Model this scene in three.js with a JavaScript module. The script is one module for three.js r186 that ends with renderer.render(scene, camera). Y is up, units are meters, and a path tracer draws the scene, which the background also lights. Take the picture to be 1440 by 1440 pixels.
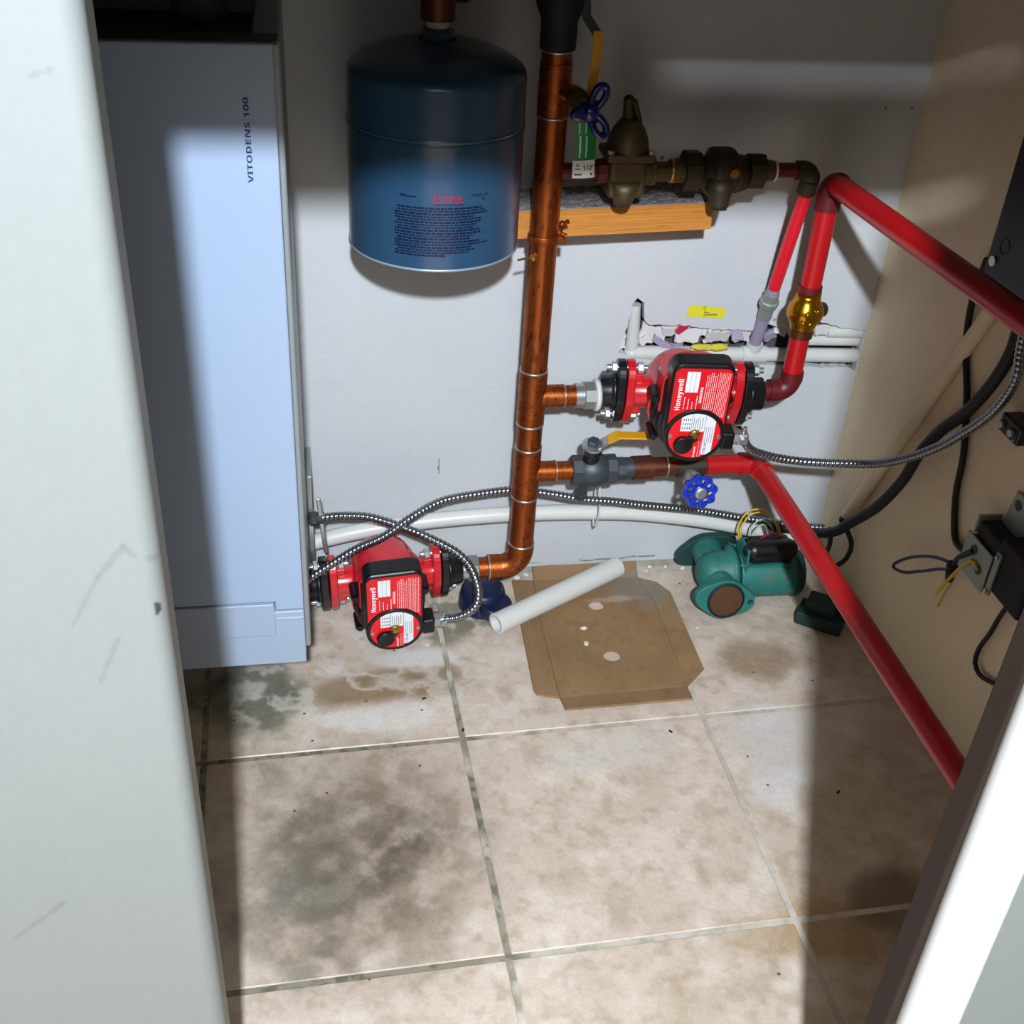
import * as THREE from 'three';
import { mergeGeometries } from 'three/addons/utils/BufferGeometryUtils.js';
import { RoundedBoxGeometry } from 'three/addons/geometries/RoundedBoxGeometry.js';

// ---------------------------------------------------------------- camera, light, exposure
const scene = new THREE.Scene();
scene.background = new THREE.Color(0x000000);
const camera = new THREE.PerspectiveCamera(47.6, 1, 0.02, 20);
{
  const D = Math.PI / 180, p = 33.6656 * D, y = 11.4353 * D, r = 3.8416 * D;
  const f = new THREE.Vector3(Math.sin(y) * Math.cos(p), -Math.sin(p), -Math.cos(y) * Math.cos(p));
  const rt = new THREE.Vector3(Math.cos(y), 0, Math.sin(y));
  const up = new THREE.Vector3().crossVectors(rt, f);
  const r2 = rt.clone().multiplyScalar(Math.cos(r)).addScaledVector(up, Math.sin(r));
  const u2 = up.clone().multiplyScalar(Math.cos(r)).addScaledVector(rt, -Math.sin(r));
  camera.position.set(-0.1663, 1.0911, 1.439);
  camera.quaternion.setFromRotationMatrix(new THREE.Matrix4().makeBasis(r2, u2, f.clone().negate()));
}
const renderer = new THREE.WebGLRenderer({ antialias: true });
renderer.toneMapping = THREE.LinearToneMapping;
renderer.toneMappingExposure = 1.0;
renderer.shadowMap.enabled = true;
const LAMP = new THREE.Vector3(-0.21, 1.66, 2.085);
const LAMP_POWER = 21.8;           // candela
const LAMP_COLOR = new THREE.Color(0.90, 0.985, 1.09);

// ---------------------------------------------------------------- helpers
let seed = 7;
function rnd() { seed = (seed * 1664525 + 1013904223) >>> 0; return seed / 4294967296; }
const V = (x, y, z) => new THREE.Vector3(x, y, z);
const A = (a) => V(a[0], a[1], a[2]);
const used = new Map();
function numbered(name) {
  const n = used.get(name) || 0; used.set(name, n + 1);
  return n ? name + '_' + String(n).padStart(3, '0') : name;
}
function clean(g) {
  let n = g.index ? g.toNonIndexed() : g;
  for (const k of Object.keys(n.attributes)) if (!['position', 'normal', 'uv'].includes(k)) n.deleteAttribute(k);
  if (!n.attributes.normal) n.computeVertexNormals();
  if (!n.attributes.uv) n.setAttribute('uv', new THREE.BufferAttribute(new Float32Array(n.attributes.position.count * 2), 2));
  return n;
}
function meshOf(geos, mat) {
  const list = (Array.isArray(geos) ? geos : [geos]).map(clean);
  const m = new THREE.Mesh(list.length > 1 ? mergeGeometries(list) : list[0], mat);
  m.castShadow = true; m.receiveShadow = true;
  return m;
}
function thing(name, label, category, pos = [0, 0, 0], group) {
  const o = new THREE.Group(); o.name = numbered(name); o.position.set(...pos);
  o.userData = { label, category }; if (group) o.userData.group = group;
  scene.add(o); return o;
}
// parts of a thing placed at the world origin of that thing: geometry is given in world metres and shifted to the thing's base
function part(parent, name, geos, mat, label) {
  const m = meshOf(geos, mat); m.name = name;
  if (label) m.userData.label = label;
  if (parent.userData.shift) m.geometry.translate(-parent.userData.shift.x, -parent.userData.shift.y, -parent.userData.shift.z);
  parent.add(m); return m;
}
function worldThing(name, label, category, base, group) {      // a thing whose parts are given in world metres
  const o = thing(name, label, category, base, group);
  Object.defineProperty(o.userData, 'shift', { value: A(base), enumerable: false });
  return o;
}
function single(name, geos, mat, label, category, group) {
  const m = meshOf(geos, mat); m.name = numbered(name); m.userData = { label, category };
  if (group) m.userData.group = group;
  scene.add(m); return m;
}
function struct(name, geos, mat, parent = scene) {
  const m = meshOf(geos, mat); m.name = name; m.userData.kind = 'structure'; parent.add(m); return m;
}
function aim(g, from, dir) {                                   // turns +y to dir and moves the origin to from
  g.applyQuaternion(new THREE.Quaternion().setFromUnitVectors(V(0, 1, 0), dir.clone().normalize()));
  g.translate(from.x, from.y, from.z); return g;
}
function rod(a, b, r, r2 = r, seg = 24) {
  a = Array.isArray(a) ? A(a) : a; b = Array.isArray(b) ? A(b) : b;
  const d = b.clone().sub(a), g = new THREE.CylinderGeometry(r2, r, d.length(), seg);
  g.translate(0, d.length() / 2, 0); return aim(g, a, d);
}
function hex(a, b, r, seg = 6, turn = 0) {
  a = Array.isArray(a) ? A(a) : a; b = Array.isArray(b) ? A(b) : b;
  const d = b.clone().sub(a), L = d.length(), c = Math.min(0.0012, L * 0.12);
  const g = new THREE.LatheGeometry([[0, 0], [r - c, 0], [r, c], [r, L - c], [r - c, L], [0, L]].map((q) => new THREE.Vector2(q[0], q[1])), seg).toNonIndexed();
  g.rotateY(turn); g.computeVertexNormals(); return aim(g, a, d);
}
function lathe(profile, a, dir, seg = 32) {
  a = Array.isArray(a) ? A(a) : a; dir = Array.isArray(dir) ? A(dir) : dir;
  return aim(new THREE.LatheGeometry(profile.map((q) => new THREE.Vector2(Math.max(q[0], 1e-5), q[1])), seg), a, dir);
}
function band(c, dir, r, h, lip = 0.0007) {                    // a soldered ring / coupling around a pipe
  const d = A(dir).normalize(), a = A(c).addScaledVector(d, -h / 2);
  return lathe([[r - 0.002, 0], [r, lip], [r, h - lip], [r - 0.002, h]], a, d);
}
function bend(corner, da, db, R, r, seg = 20) {                // quarter elbow from corner+da*R to corner+db*R
  const c = A(corner), u = A(da), v = A(db), o = c.clone().addScaledVector(u, R).addScaledVector(v, R), pts = [];
  for (let i = 0; i <= 12; i++) { const t = i / 12 * Math.PI / 2; pts.push(o.clone().addScaledVector(v, -R * Math.cos(t)).addScaledVector(u, -R * Math.sin(t))); }
  return new THREE.TubeGeometry(new THREE.CatmullRomCurve3(pts), 24, r, seg, false);
}
function tube(pts, r, per = 0.008, seg = 10) {
  const c = new THREE.CatmullRomCurve3(pts.map(A), false, 'centripetal');
  const g = new THREE.TubeGeometry(c, Math.max(8, Math.ceil(c.getLength() / per)), r, seg, false);
  const ends = [0, 1].map((t) => { const s = new THREE.SphereGeometry(r, seg, 6); const p = c.getPoint(t); s.translate(p.x, p.y, p.z); return s; });
  return mergeGeometries([g, ...ends].map(clean));
}
function flex(pts, R, pitch = 0.0062) {                        // interlocked spiral metal conduit
  const c = new THREE.CatmullRomCurve3(pts.map(A), false, 'centripetal'), L = c.getLength();
  c.arcLengthDivisions = 600; c.updateArcLengths();
  const n = Math.ceil(L / pitch * 6), fr = c.computeFrenetFrames(n, false), S = 12, pos = [], uv = [], idx = [];
  for (let i = 0; i <= n; i++) {
    const p = c.getPointAt(i / n), N = fr.normals[i], B = fr.binormals[i];
    for (let j = 0; j <= S; j++) {
      const t = j / S * Math.PI * 2, ph = (i / n * L / pitch + j / S) % 1;
      const r = R * (0.80 + 0.20 * Math.pow(Math.sin(Math.PI * ph), 0.7));
      pos.push(p.x + r * (Math.cos(t) * N.x + Math.sin(t) * B.x), p.y + r * (Math.cos(t) * N.y + Math.sin(t) * B.y), p.z + r * (Math.cos(t) * N.z + Math.sin(t) * B.z));
      uv.push(i / n, j / S);
    }
  }
  for (let i = 0; i < n; i++) for (let j = 0; j < S; j++) { const a = i * (S + 1) + j, b = a + S + 1; idx.push(a, a + 1, b, b, a + 1, b + 1); }
  const g = new THREE.BufferGeometry();
  g.setAttribute('position', new THREE.Float32BufferAttribute(pos, 3)); g.setAttribute('uv', new THREE.Float32BufferAttribute(uv, 2));
  g.setIndex(idx); g.computeVertexNormals(); return g;
}
function box(x0, x1, y0, y1, z0, z1, r = 0) {
  const g = r ? new RoundedBoxGeometry(x1 - x0, y1 - y0, z1 - z0, 3, r) : new THREE.BoxGeometry(x1 - x0, y1 - y0, z1 - z0);
  return g.translate((x0 + x1) / 2, (y0 + y1) / 2, (z0 + z1) / 2);
}
function poly(pts) { const s = new THREE.Shape(); pts.forEach((p, i) => (i ? s.lineTo(p[0], p[1]) : s.moveTo(p[0], p[1]))); s.closePath(); return s; }
function extrude(shape, depth, bevel = 0, steps = 2, curve = 24) {
  return new THREE.ExtrudeGeometry(shape, { depth: depth - 2 * bevel, bevelEnabled: bevel > 0, bevelThickness: bevel, bevelSize: bevel, bevelOffset: -bevel, bevelSegments: steps, curveSegments: curve }).translate(0, 0, bevel);
}
function lump(c, sx, sy, sz, s = 1, rough = 0.25) {            // small irregular stone
  seed = 1000 + Math.floor(s * 977); const g = new THREE.IcosahedronGeometry(1, 1), p = g.attributes.position, m = new Map();
  for (let i = 0; i < p.count; i++) {
    const k = [p.getX(i), p.getY(i), p.getZ(i)].map((v) => v.toFixed(3)).join();
    if (!m.has(k)) m.set(k, 1 - rough * rnd());
    const f = m.get(k); p.setXYZ(i, c[0] + p.getX(i) * f * sx, c[1] + p.getY(i) * f * sy, c[2] + p.getZ(i) * f * sz);
  }
  g.computeVertexNormals(); return g;
}

function nest(t, host, names) {                                // moves parts that belong to one part under it as sub-parts
  const h = t.children.find((c) => c.name === host);
  for (const c of [...t.children]) if (c !== h && names.includes(c.name)) h.add(c);
}
// ---------------------------------------------------------------- procedural textures
function hash(x, y, s) { let h = (x * 374761393 + y * 668265263 + s * 974634777) | 0; h = Math.imul(h ^ (h >>> 13), 1274126177); return ((h ^ (h >>> 16)) >>> 0) / 4294967296; }
function noise(x, y, s) {
  const xi = Math.floor(x), yi = Math.floor(y), u = x - xi, v = y - yi, a = u * u * (3 - 2 * u), b = v * v * (3 - 2 * v);
  const p = hash(xi, yi, s), q = hash(xi + 1, yi, s), r = hash(xi, yi + 1, s), t = hash(xi + 1, yi + 1, s);
  return p + (q - p) * a + (r - p) * b + (p - q - r + t) * a * b;
}
function fbm(x, y, s, o = 4) { let v = 0, a = 0.5, n = 0; for (let i = 0; i < o; i++) { v += a * noise(x, y, s + i * 17); n += a; a *= 0.5; x *= 2.03; y *= 2.03; } return v / n; }
const clamp = (v, a = 0, b = 1) => Math.min(b, Math.max(a, v));
const smooth = (a, b, v) => { const t = clamp((v - a) / (b - a)); return t * t * (3 - 2 * t); };
function tex(w, h, fn, srgb = true) {
  const d = new Uint8Array(w * h * 4);
  for (let j = 0; j < h; j++) for (let i = 0; i < w; i++) { const c = fn(i / w, j / h, i, j), k = (j * w + i) * 4; d[k] = clamp(c[0], 0, 255); d[k + 1] = clamp(c[1], 0, 255); d[k + 2] = clamp(c[2], 0, 255); d[k + 3] = 255; }
  const t = new THREE.DataTexture(d, w, h, THREE.RGBAFormat); t.magFilter = THREE.LinearFilter; t.minFilter = THREE.LinearMipmapLinearFilter; t.generateMipmaps = true;
  t.wrapS = t.wrapT = THREE.MirroredRepeatWrapping; if (srgb) t.colorSpace = THREE.SRGBColorSpace; t.needsUpdate = true; return t;
}
function canvas(w, h, draw) {
  const c = document.createElement('canvas'); c.width = w; c.height = h; draw(c.getContext('2d'), w, h);
  const t = new THREE.CanvasTexture(c); t.colorSpace = THREE.SRGBColorSpace; t.anisotropy = 8; return t;
}
const mix3 = (a, b, t) => [a[0] + (b[0] - a[0]) * t, a[1] + (b[1] - a[1]) * t, a[2] + (b[2] - a[2]) * t];
const blob = (x, z, cx, cz, rx, rz) => Math.hypot((x - cx) / rx, (z - cz) / rz);

// floor: beige glazed tile with mineral crust, brown stains and dirt where the photograph has them; uv covers x -0.8..0.8, z 0..1.6
const FLOOR = 1.6;
const floorTex = tex(1536, 1536, (u, v) => {
  const x = u * FLOOR - 0.8, z = v * FLOOR;
  const big = fbm(x * 9, z * 9, 3, 4), fine = fbm(x * 70, z * 70, 11, 4), grit = noise(x * 420, z * 420, 5);
  let c = mix3([184, 168, 150], [212, 198, 184], clamp(big * 1.3 - 0.15));
  c = mix3(c, [158, 138, 116], smooth(0.40, 0.85, fine) * 0.45);
  c = mix3(c, [226, 218, 210], smooth(0.45, 0.85, fbm(x * 30 + 9, z * 30, 31, 4)) * 0.45);
  const warp = (fbm(x * 16, z * 16, 41, 4) - 0.5) * 0.9;
  // dark dirt smudge on the tile in front of the boiler
  c = mix3(c, [104, 92, 74], smooth(1.45, 0.0, blob(x, z, -0.125, 0.53, 0.165, 0.20) + warp * 0.7) * (0.45 + 0.4 * smooth(0.3, 0.7, fbm(x * 45, z * 45, 77, 4)))); c = mix3(c, [74, 68, 58], smooth(1.2, 0.0, blob(x, z, -0.10, 0.53, 0.07, 0.10) + warp) * smooth(0.25, 0.7, fbm(x * 60, z * 60, 78, 4)) * 0.6);
  c = mix3(c, [96, 92, 82], smooth(1.1, 0.2, blob(x, z, -0.20, 0.55, 0.09, 0.2) + warp) * smooth(0.3, 0.6, fbm(x * 40, z * 40, 79, 4)) * 0.55);
  // brown wet stain below the red pump and mineral crust around it
  c = mix3(c, [112, 92, 62], smooth(1.1, 0.4, blob(x, z, -0.09, 0.245, 0.14, 0.05) + warp) * 0.6);
  c = mix3(c, [88, 90, 78], smooth(1.1, 0.5, blob(x, z, -0.27, 0.24, 0.09, 0.10) + warp) * 0.75);
  const crust = fbm(x * 26, z * 26, 91, 5), inCrust = smooth(1.15, 0.55, blob(x, z, -0.10, 0.25, 0.23, 0.14) + warp * 0.8);
  c = mix3(c, [212, 208, 202], inCrust * smooth(0.46, 0.58, crust) * smooth(0.78, 0.60, crust) * 0.6);
  c = mix3(c, [214, 212, 206], smooth(1.1, 0.55, blob(x, z, -0.08, 0.305, 0.12, 0.038) + warp) * 0.75);
  c = mix3(c, [214, 212, 210], smooth(1.1, 0.6, blob(x, z, -0.05, 0.19, 0.075, 0.022) + warp) * 0.7);
  c = mix3(c, [118, 116, 98], smooth(1.1, 0.5, blob(x, z, 0.02, 0.10, 0.11, 0.07) + warp) * smooth(0.35, 0.6, fbm(x * 50, z * 50, 55, 4)) * 0.8);
  // brown patch beside the cardboard, pale scale beyond it
  c = mix3(c, [128, 104, 78], smooth(1.1, 0.5, blob(x, z, 0.455, 0.245, 0.075, 0.05) + warp) * 0.6);
  c = mix3(c, [150, 122, 82], smooth(1.1, 0.4, blob(x, z, 0.37, 0.70, 0.10, 0.06) + warp) * 0.55);
  c = mix3(c, [92, 76, 58], smooth(1.1, 0.4, blob(x, z, 0.47, 0.66, 0.07, 0.05) + warp) * 0.6);
  c = mix3(c, [206, 206, 206], smooth(1.1, 0.5, blob(x, z, 0.42, 0.42, 0.09, 0.11) + warp) * 0.55);
  c = mix3(c, [206, 204, 200], smooth(1.1, 0.5, blob(x, z, 0.20, 0.40, 0.10, 0.04) + warp) * 0.45);
  const speck = hash(Math.floor(x * 330), Math.floor(z * 330), 9);
  if (speck > 0.99975) c = mix3(c, [60, 52, 44], 0.8);
  const g = (grit - 0.5) * 12; return [c[0] + g, c[1] + g, c[2] + g];
});
const floorBump = tex(768, 768, (u, v) => { const x = u * FLOOR, z = v * FLOOR, h = 255 * (0.6 * fbm(x * 40, z * 40, 13, 4) + 0.4 * fbm(x * 140, z * 140, 23, 2)); return [h, h, h]; }, false);
const groutTex = tex(768, 768, (u, v) => {
  const x = u * FLOOR - 0.8, z = v * FLOOR, n = fbm(x * 30, z * 30, 61, 4), m = fbm(x * 120, z * 120, 67, 3);
  let c = mix3([168, 160, 146], [206, 200, 190], n);
  const dirty = smooth(1.2, 0.5, blob(x, z, -0.2, 0.55, 0.3, 0.5) + (n - 0.5));
  c = mix3(c, [116, 110, 94], dirty * 0.75); c = mix3(c, [74, 70, 58], smooth(0.5, 0.75, m) * (0.15 + 0.45 * dirty));
  return c;
});
const wallTex = tex(1024, 1024, (u, v) => {                     // uv in metres / 1.3
  const x = u * 1.3, y = v * 1.3, n = fbm(x * 5, y * 5, 71, 4), f = noise(x * 300, y * 300, 73);
  let c = mix3([186, 189, 192], [194, 197, 199], n); const g = (f - 0.5) * 4;
  const sc = fbm(x * 18, y * 140, 75, 3); c = mix3(c, [158, 160, 160], smooth(0.74, 0.82, sc) * 0.1);
  if (hash(Math.floor(x * 240), Math.floor(y * 240), 19) > 0.9997) c = [130, 128, 124];
  if (Math.abs(x - 0.711 - 0.0006 * Math.sin(y * 120)) < 0.0008 && y > 0.186 && y < 0.213) c = mix3(c, [90, 88, 84], 0.7);        // scratch in the paint
  if (Math.abs(y - 0.013 - 0.004 * noise(x * 40, 3, 5)) < 0.0011 && noise(x * 22, 7, 3) > 0.5) c = mix3(c, [96, 92, 86], 0.7);     // crack above the floor
  return [c[0] + g, c[1] + g, c[2] + g];
});
const wallBump = tex(512, 512, (u, v) => { const h = 255 * (0.5 * fbm(u * 60, v * 60, 81, 3) + 0.5 * fbm(u * 9, v * 9, 83, 3)); return [h, h, h]; }, false);
const creamTex = tex(512, 512, (u, v) => { const n = fbm(u * 8, v * 8, 101, 4), g = (noise(u * 200, v * 200, 103) - 0.5) * 6; const c = mix3([226, 208, 175], [235, 219, 189], n); return [c[0] + g, c[1] + g, c[2] + g]; });
const woodTex = tex(512, 256, (u, v) => { const r = fbm(u * 3 + 0.3 * fbm(u * 2, v * 4, 5, 2), v * 42, 111, 3), k = fbm(u * 12, v * 160, 113, 2); return mix3(mix3([172, 106, 34], [202, 138, 58], r), [140, 80, 24], smooth(0.58, 0.75, k) * 0.5); });
const brownTex = tex(256, 512, (u, v) => { const r = fbm(u * 40, v * 3, 121, 3); return mix3([30, 17, 9], [46, 28, 16], r); });
const dustTex = tex(256, 256, (u, v) => { const r = fbm(u * 14, v * 14, 131, 4), k = fbm(u * 60, v * 60, 133, 2); return mix3(mix3([92, 86, 88], [150, 146, 146], r), [205, 200, 194], smooth(0.62, 0.75, k)); });
const cardTex = tex(768, 768, (u, v) => {
  const n = fbm(u * 7, v * 7, 141, 4), f = noise(u * 380, v * 20, 143), m = fbm(u * 26, v * 26, 145, 3);
  let c = mix3([126, 98, 66], [150, 119, 84], n); c = mix3(c, [120, 92, 62], smooth(0.55, 0.75, m) * 0.35);
  const w = (fbm(u * 14, v * 14, 147, 4) - 0.5) * 0.8;
  c = mix3(c, [128, 118, 104], smooth(1.15, 0.2, blob(u, v, 0.80, 0.18, 0.32, 0.20) + w) * 0.9);   // spilled grey dust
  c = mix3(c, [184, 168, 148], smooth(1.0, 0.3, blob(u, v, 0.62, 0.26, 0.2, 0.03) + w) * 0.5);
  const g = (f - 0.5) * 7; return [c[0] + g, c[1] + g, c[2] + g];
});
const copperTex = tex(256, 256, (u, v) => { const n = fbm(u * 5, v * 16, 151, 4), k = fbm(u * 20, v * 50, 153, 3); return mix3(mix3([196, 112, 56], [168, 88, 44], n), [104, 62, 40], smooth(0.56, 0.72, k) * 0.7); });
const tealTex = tex(256, 256, (u, v) => { const n = fbm(u * 6, v * 6, 181, 4), k = fbm(u * 30, v * 30, 183, 3); return mix3(mix3([22, 92, 88], [40, 124, 112], n), [96, 104, 84], smooth(0.56, 0.74, k) * 0.55); });
const smudgeRough = tex(256, 256, (u, v) => { const r = 255 * (0.35 + 0.5 * fbm(u * 9, v * 9, 161, 4)); return [r, r, r]; }, false);
const doorTex = tex(512, 1024, (u, v) => {
  let c = mix3([198, 202, 200], [206, 208, 206], fbm(u * 5, v * 8, 171, 4));
  const g = (noise(u * 200, v * 400, 175) - 0.5) * 3;
  const line = (x, y, x2, y2, w) => { const dx = x2 - x, dy = y2 - y, t = clamp(((u - x) * dx + (v - y) * dy) / (dx * dx + dy * dy)); return Math.hypot((u - x - t * dx), (v - y - t * dy)) < w * (0.5 + noise(v * 60, u * 60, 3)); };
  for (const q of [[0.6089, 0.3997, 0.6323, 0.4210, 0.0016], [0.6323, 0.4210, 0.6534, 0.4343, 0.0018], [0.6534, 0.4343, 0.6616, 0.4296, 0.0013], [0.6690, 0.4285, 0.6745, 0.4262, 0.0018], [0.6215, 0.3718, 0.6398, 0.3923, 0.0012], [0.6440, 0.5955, 0.6560, 0.5975, 0.0012], [0.5087, 0.2245, 0.5574, 0.2454, 0.0014]]) if (line(...q)) c = mix3(c, [150, 150, 148], 0.25);   // scuffs
  if (line(0.6704, 0.4040, 0.6704, 0.4060, 0.0016)) c = [96, 94, 90];
  return [c[0] + g, c[1] + g, c[2] + g];
});

// ---------------------------------------------------------------- materials
const M = (color, roughness = 0.5, metalness = 0, extra = {}) => new THREE.MeshStandardMaterial({ color, roughness, metalness, ...extra });
const P = (color, roughness, metalness, extra) => new THREE.MeshPhysicalMaterial({ color, roughness, metalness, ...extra });
const mats = {
  tile: M(0xffffff, 0.42, 0, { map: floorTex, bumpMap: floorBump, bumpScale: 0.0012 }),
  grout: M(0xffffff, 0.95, 0, { map: groutTex }),
  wall: M(0xffffff, 0.62, 0, { map: wallTex, bumpMap: wallBump, bumpScale: 0.0008 }),
  plaster: M(0xb9b6b2, 0.9), plasterDark: M(0x514a4e, 0.95), gypsum: M(0xc9c8c6, 0.9),
  cream: M(0xffffff, 0.7, 0, { map: creamTex, bumpMap: wallBump, bumpScale: 0.0008 }),
  ceiling: M(0xa0937a, 0.9), hall: M(0x3d3327, 0.8), hallFloor: M(0x6b6052, 0.6),
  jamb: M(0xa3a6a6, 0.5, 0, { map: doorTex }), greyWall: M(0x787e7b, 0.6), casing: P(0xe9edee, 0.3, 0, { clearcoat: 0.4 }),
  brown: M(0xffffff, 0.85, 0, { map: brownTex }),
  boiler: P(0x98aac2, 0.32, 0, { clearcoat: 0.25, clearcoatRoughness: 0.35 }), boilerLow: P(0x9aa8bb, 0.4, 0, {}),
  boilerSide: M(0x8f979a, 0.4, 0.3), boilerTop: M(0x26262c, 0.5), collar: M(0x8a8578, 0.6), ink: M(0x1d3a6b, 0.5),
  tank: P(0x274763, 0.3, 0, { clearcoat: 0.5, clearcoatRoughness: 0.2 }), tankBottom: M(0xa9a89c, 0.5), tankSeam: M(0x9fb0bd, 0.35, 0.4),
  copper: M(0xe8ddd6, 0.72, 0.92, { map: copperTex, roughnessMap: smudgeRough }), copperDark: M(0x6d4030, 0.75, 0.8, { roughnessMap: smudgeRough }),
  solder: M(0xb8b2a4, 0.35, 0.85), brass: M(0xc49a4a, 0.3, 0.95), gold: M(0xc48a1e, 0.22, 0.95), bronze: M(0x5f5135, 0.5, 0.6), bronzeDark: M(0x3d3626, 0.55, 0.5),
  iron: P(0x14161b, 0.35, 0.3, { clearcoat: 0.3 }), ironGrey: M(0x4b5157, 0.5, 0.6), black: P(0x0b0b0e, 0.38, 0, {}), blackMatte: M(0x0e0e11, 0.7),
  zinc: M(0xb9bdbd, 0.35, 0.85), steel: M(0x8f9699, 0.32, 0.9), conduit: M(0x8d9298, 0.28, 0.95), tape: M(0xd4d4cf, 0.85),
  redPump: P(0xc21420, 0.3, 0, { clearcoat: 0.5, clearcoatRoughness: 0.2 }), redPipe: P(0xae0e14, 0.38, 0, { clearcoat: 0.2 }), redBright: P(0xe0182c, 0.4, 0, {}), redDark: P(0x5c1216, 0.45, 0, {}),
  yellow: M(0xd19a12, 0.4), blue: P(0x1530a8, 0.25, 0, { clearcoat: 0.7 }), blueDark: P(0x141c66, 0.25, 0, { clearcoat: 0.6 }), green: M(0x0f7a3c, 0.35),
  white: P(0xc6c8c4, 0.4, 0, {}), whitePlastic: P(0xcfd0cb, 0.35, 0, {}), wood: M(0xffffff, 0.6, 0, { map: woodTex }), dust: M(0xffffff, 0.95, 0, { map: dustTex }),
  card: M(0xffffff, 0.85, 0, { map: cardTex }), teal: M(0xffffff, 0.55, 0, { map: tealTex }), tealDark: M(0x173f3a, 0.6), rust: M(0x4f331a, 0.9), greenDark: M(0x12302c, 0.7),
  rubber: P(0x121a3c, 0.4, 0, {}), slate: M(0x2b3440, 0.5, 0.2), plate: M(0x9aa39d, 0.5, 0.5), blackWire: M(0x0d0c0d, 0.6), blueWire: M(0x1a1f4a, 0.5), yellowWire: M(0xd1ae28, 0.5), paleWire: M(0xa8b89a, 0.5), redWire: M(0xb01030, 0.5),
  purple: P(0x9a8fa6, 0.5, 0, {}), pink: M(0xb8204a, 0.6), concrete: M(0x7d8274, 0.95), crumb: M(0xd8d2c6, 0.95), glow: M(0xffffff, 0.4, 0, { emissive: new THREE.Color(1, 1, 1), emissiveIntensity: 6 }),
};

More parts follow.
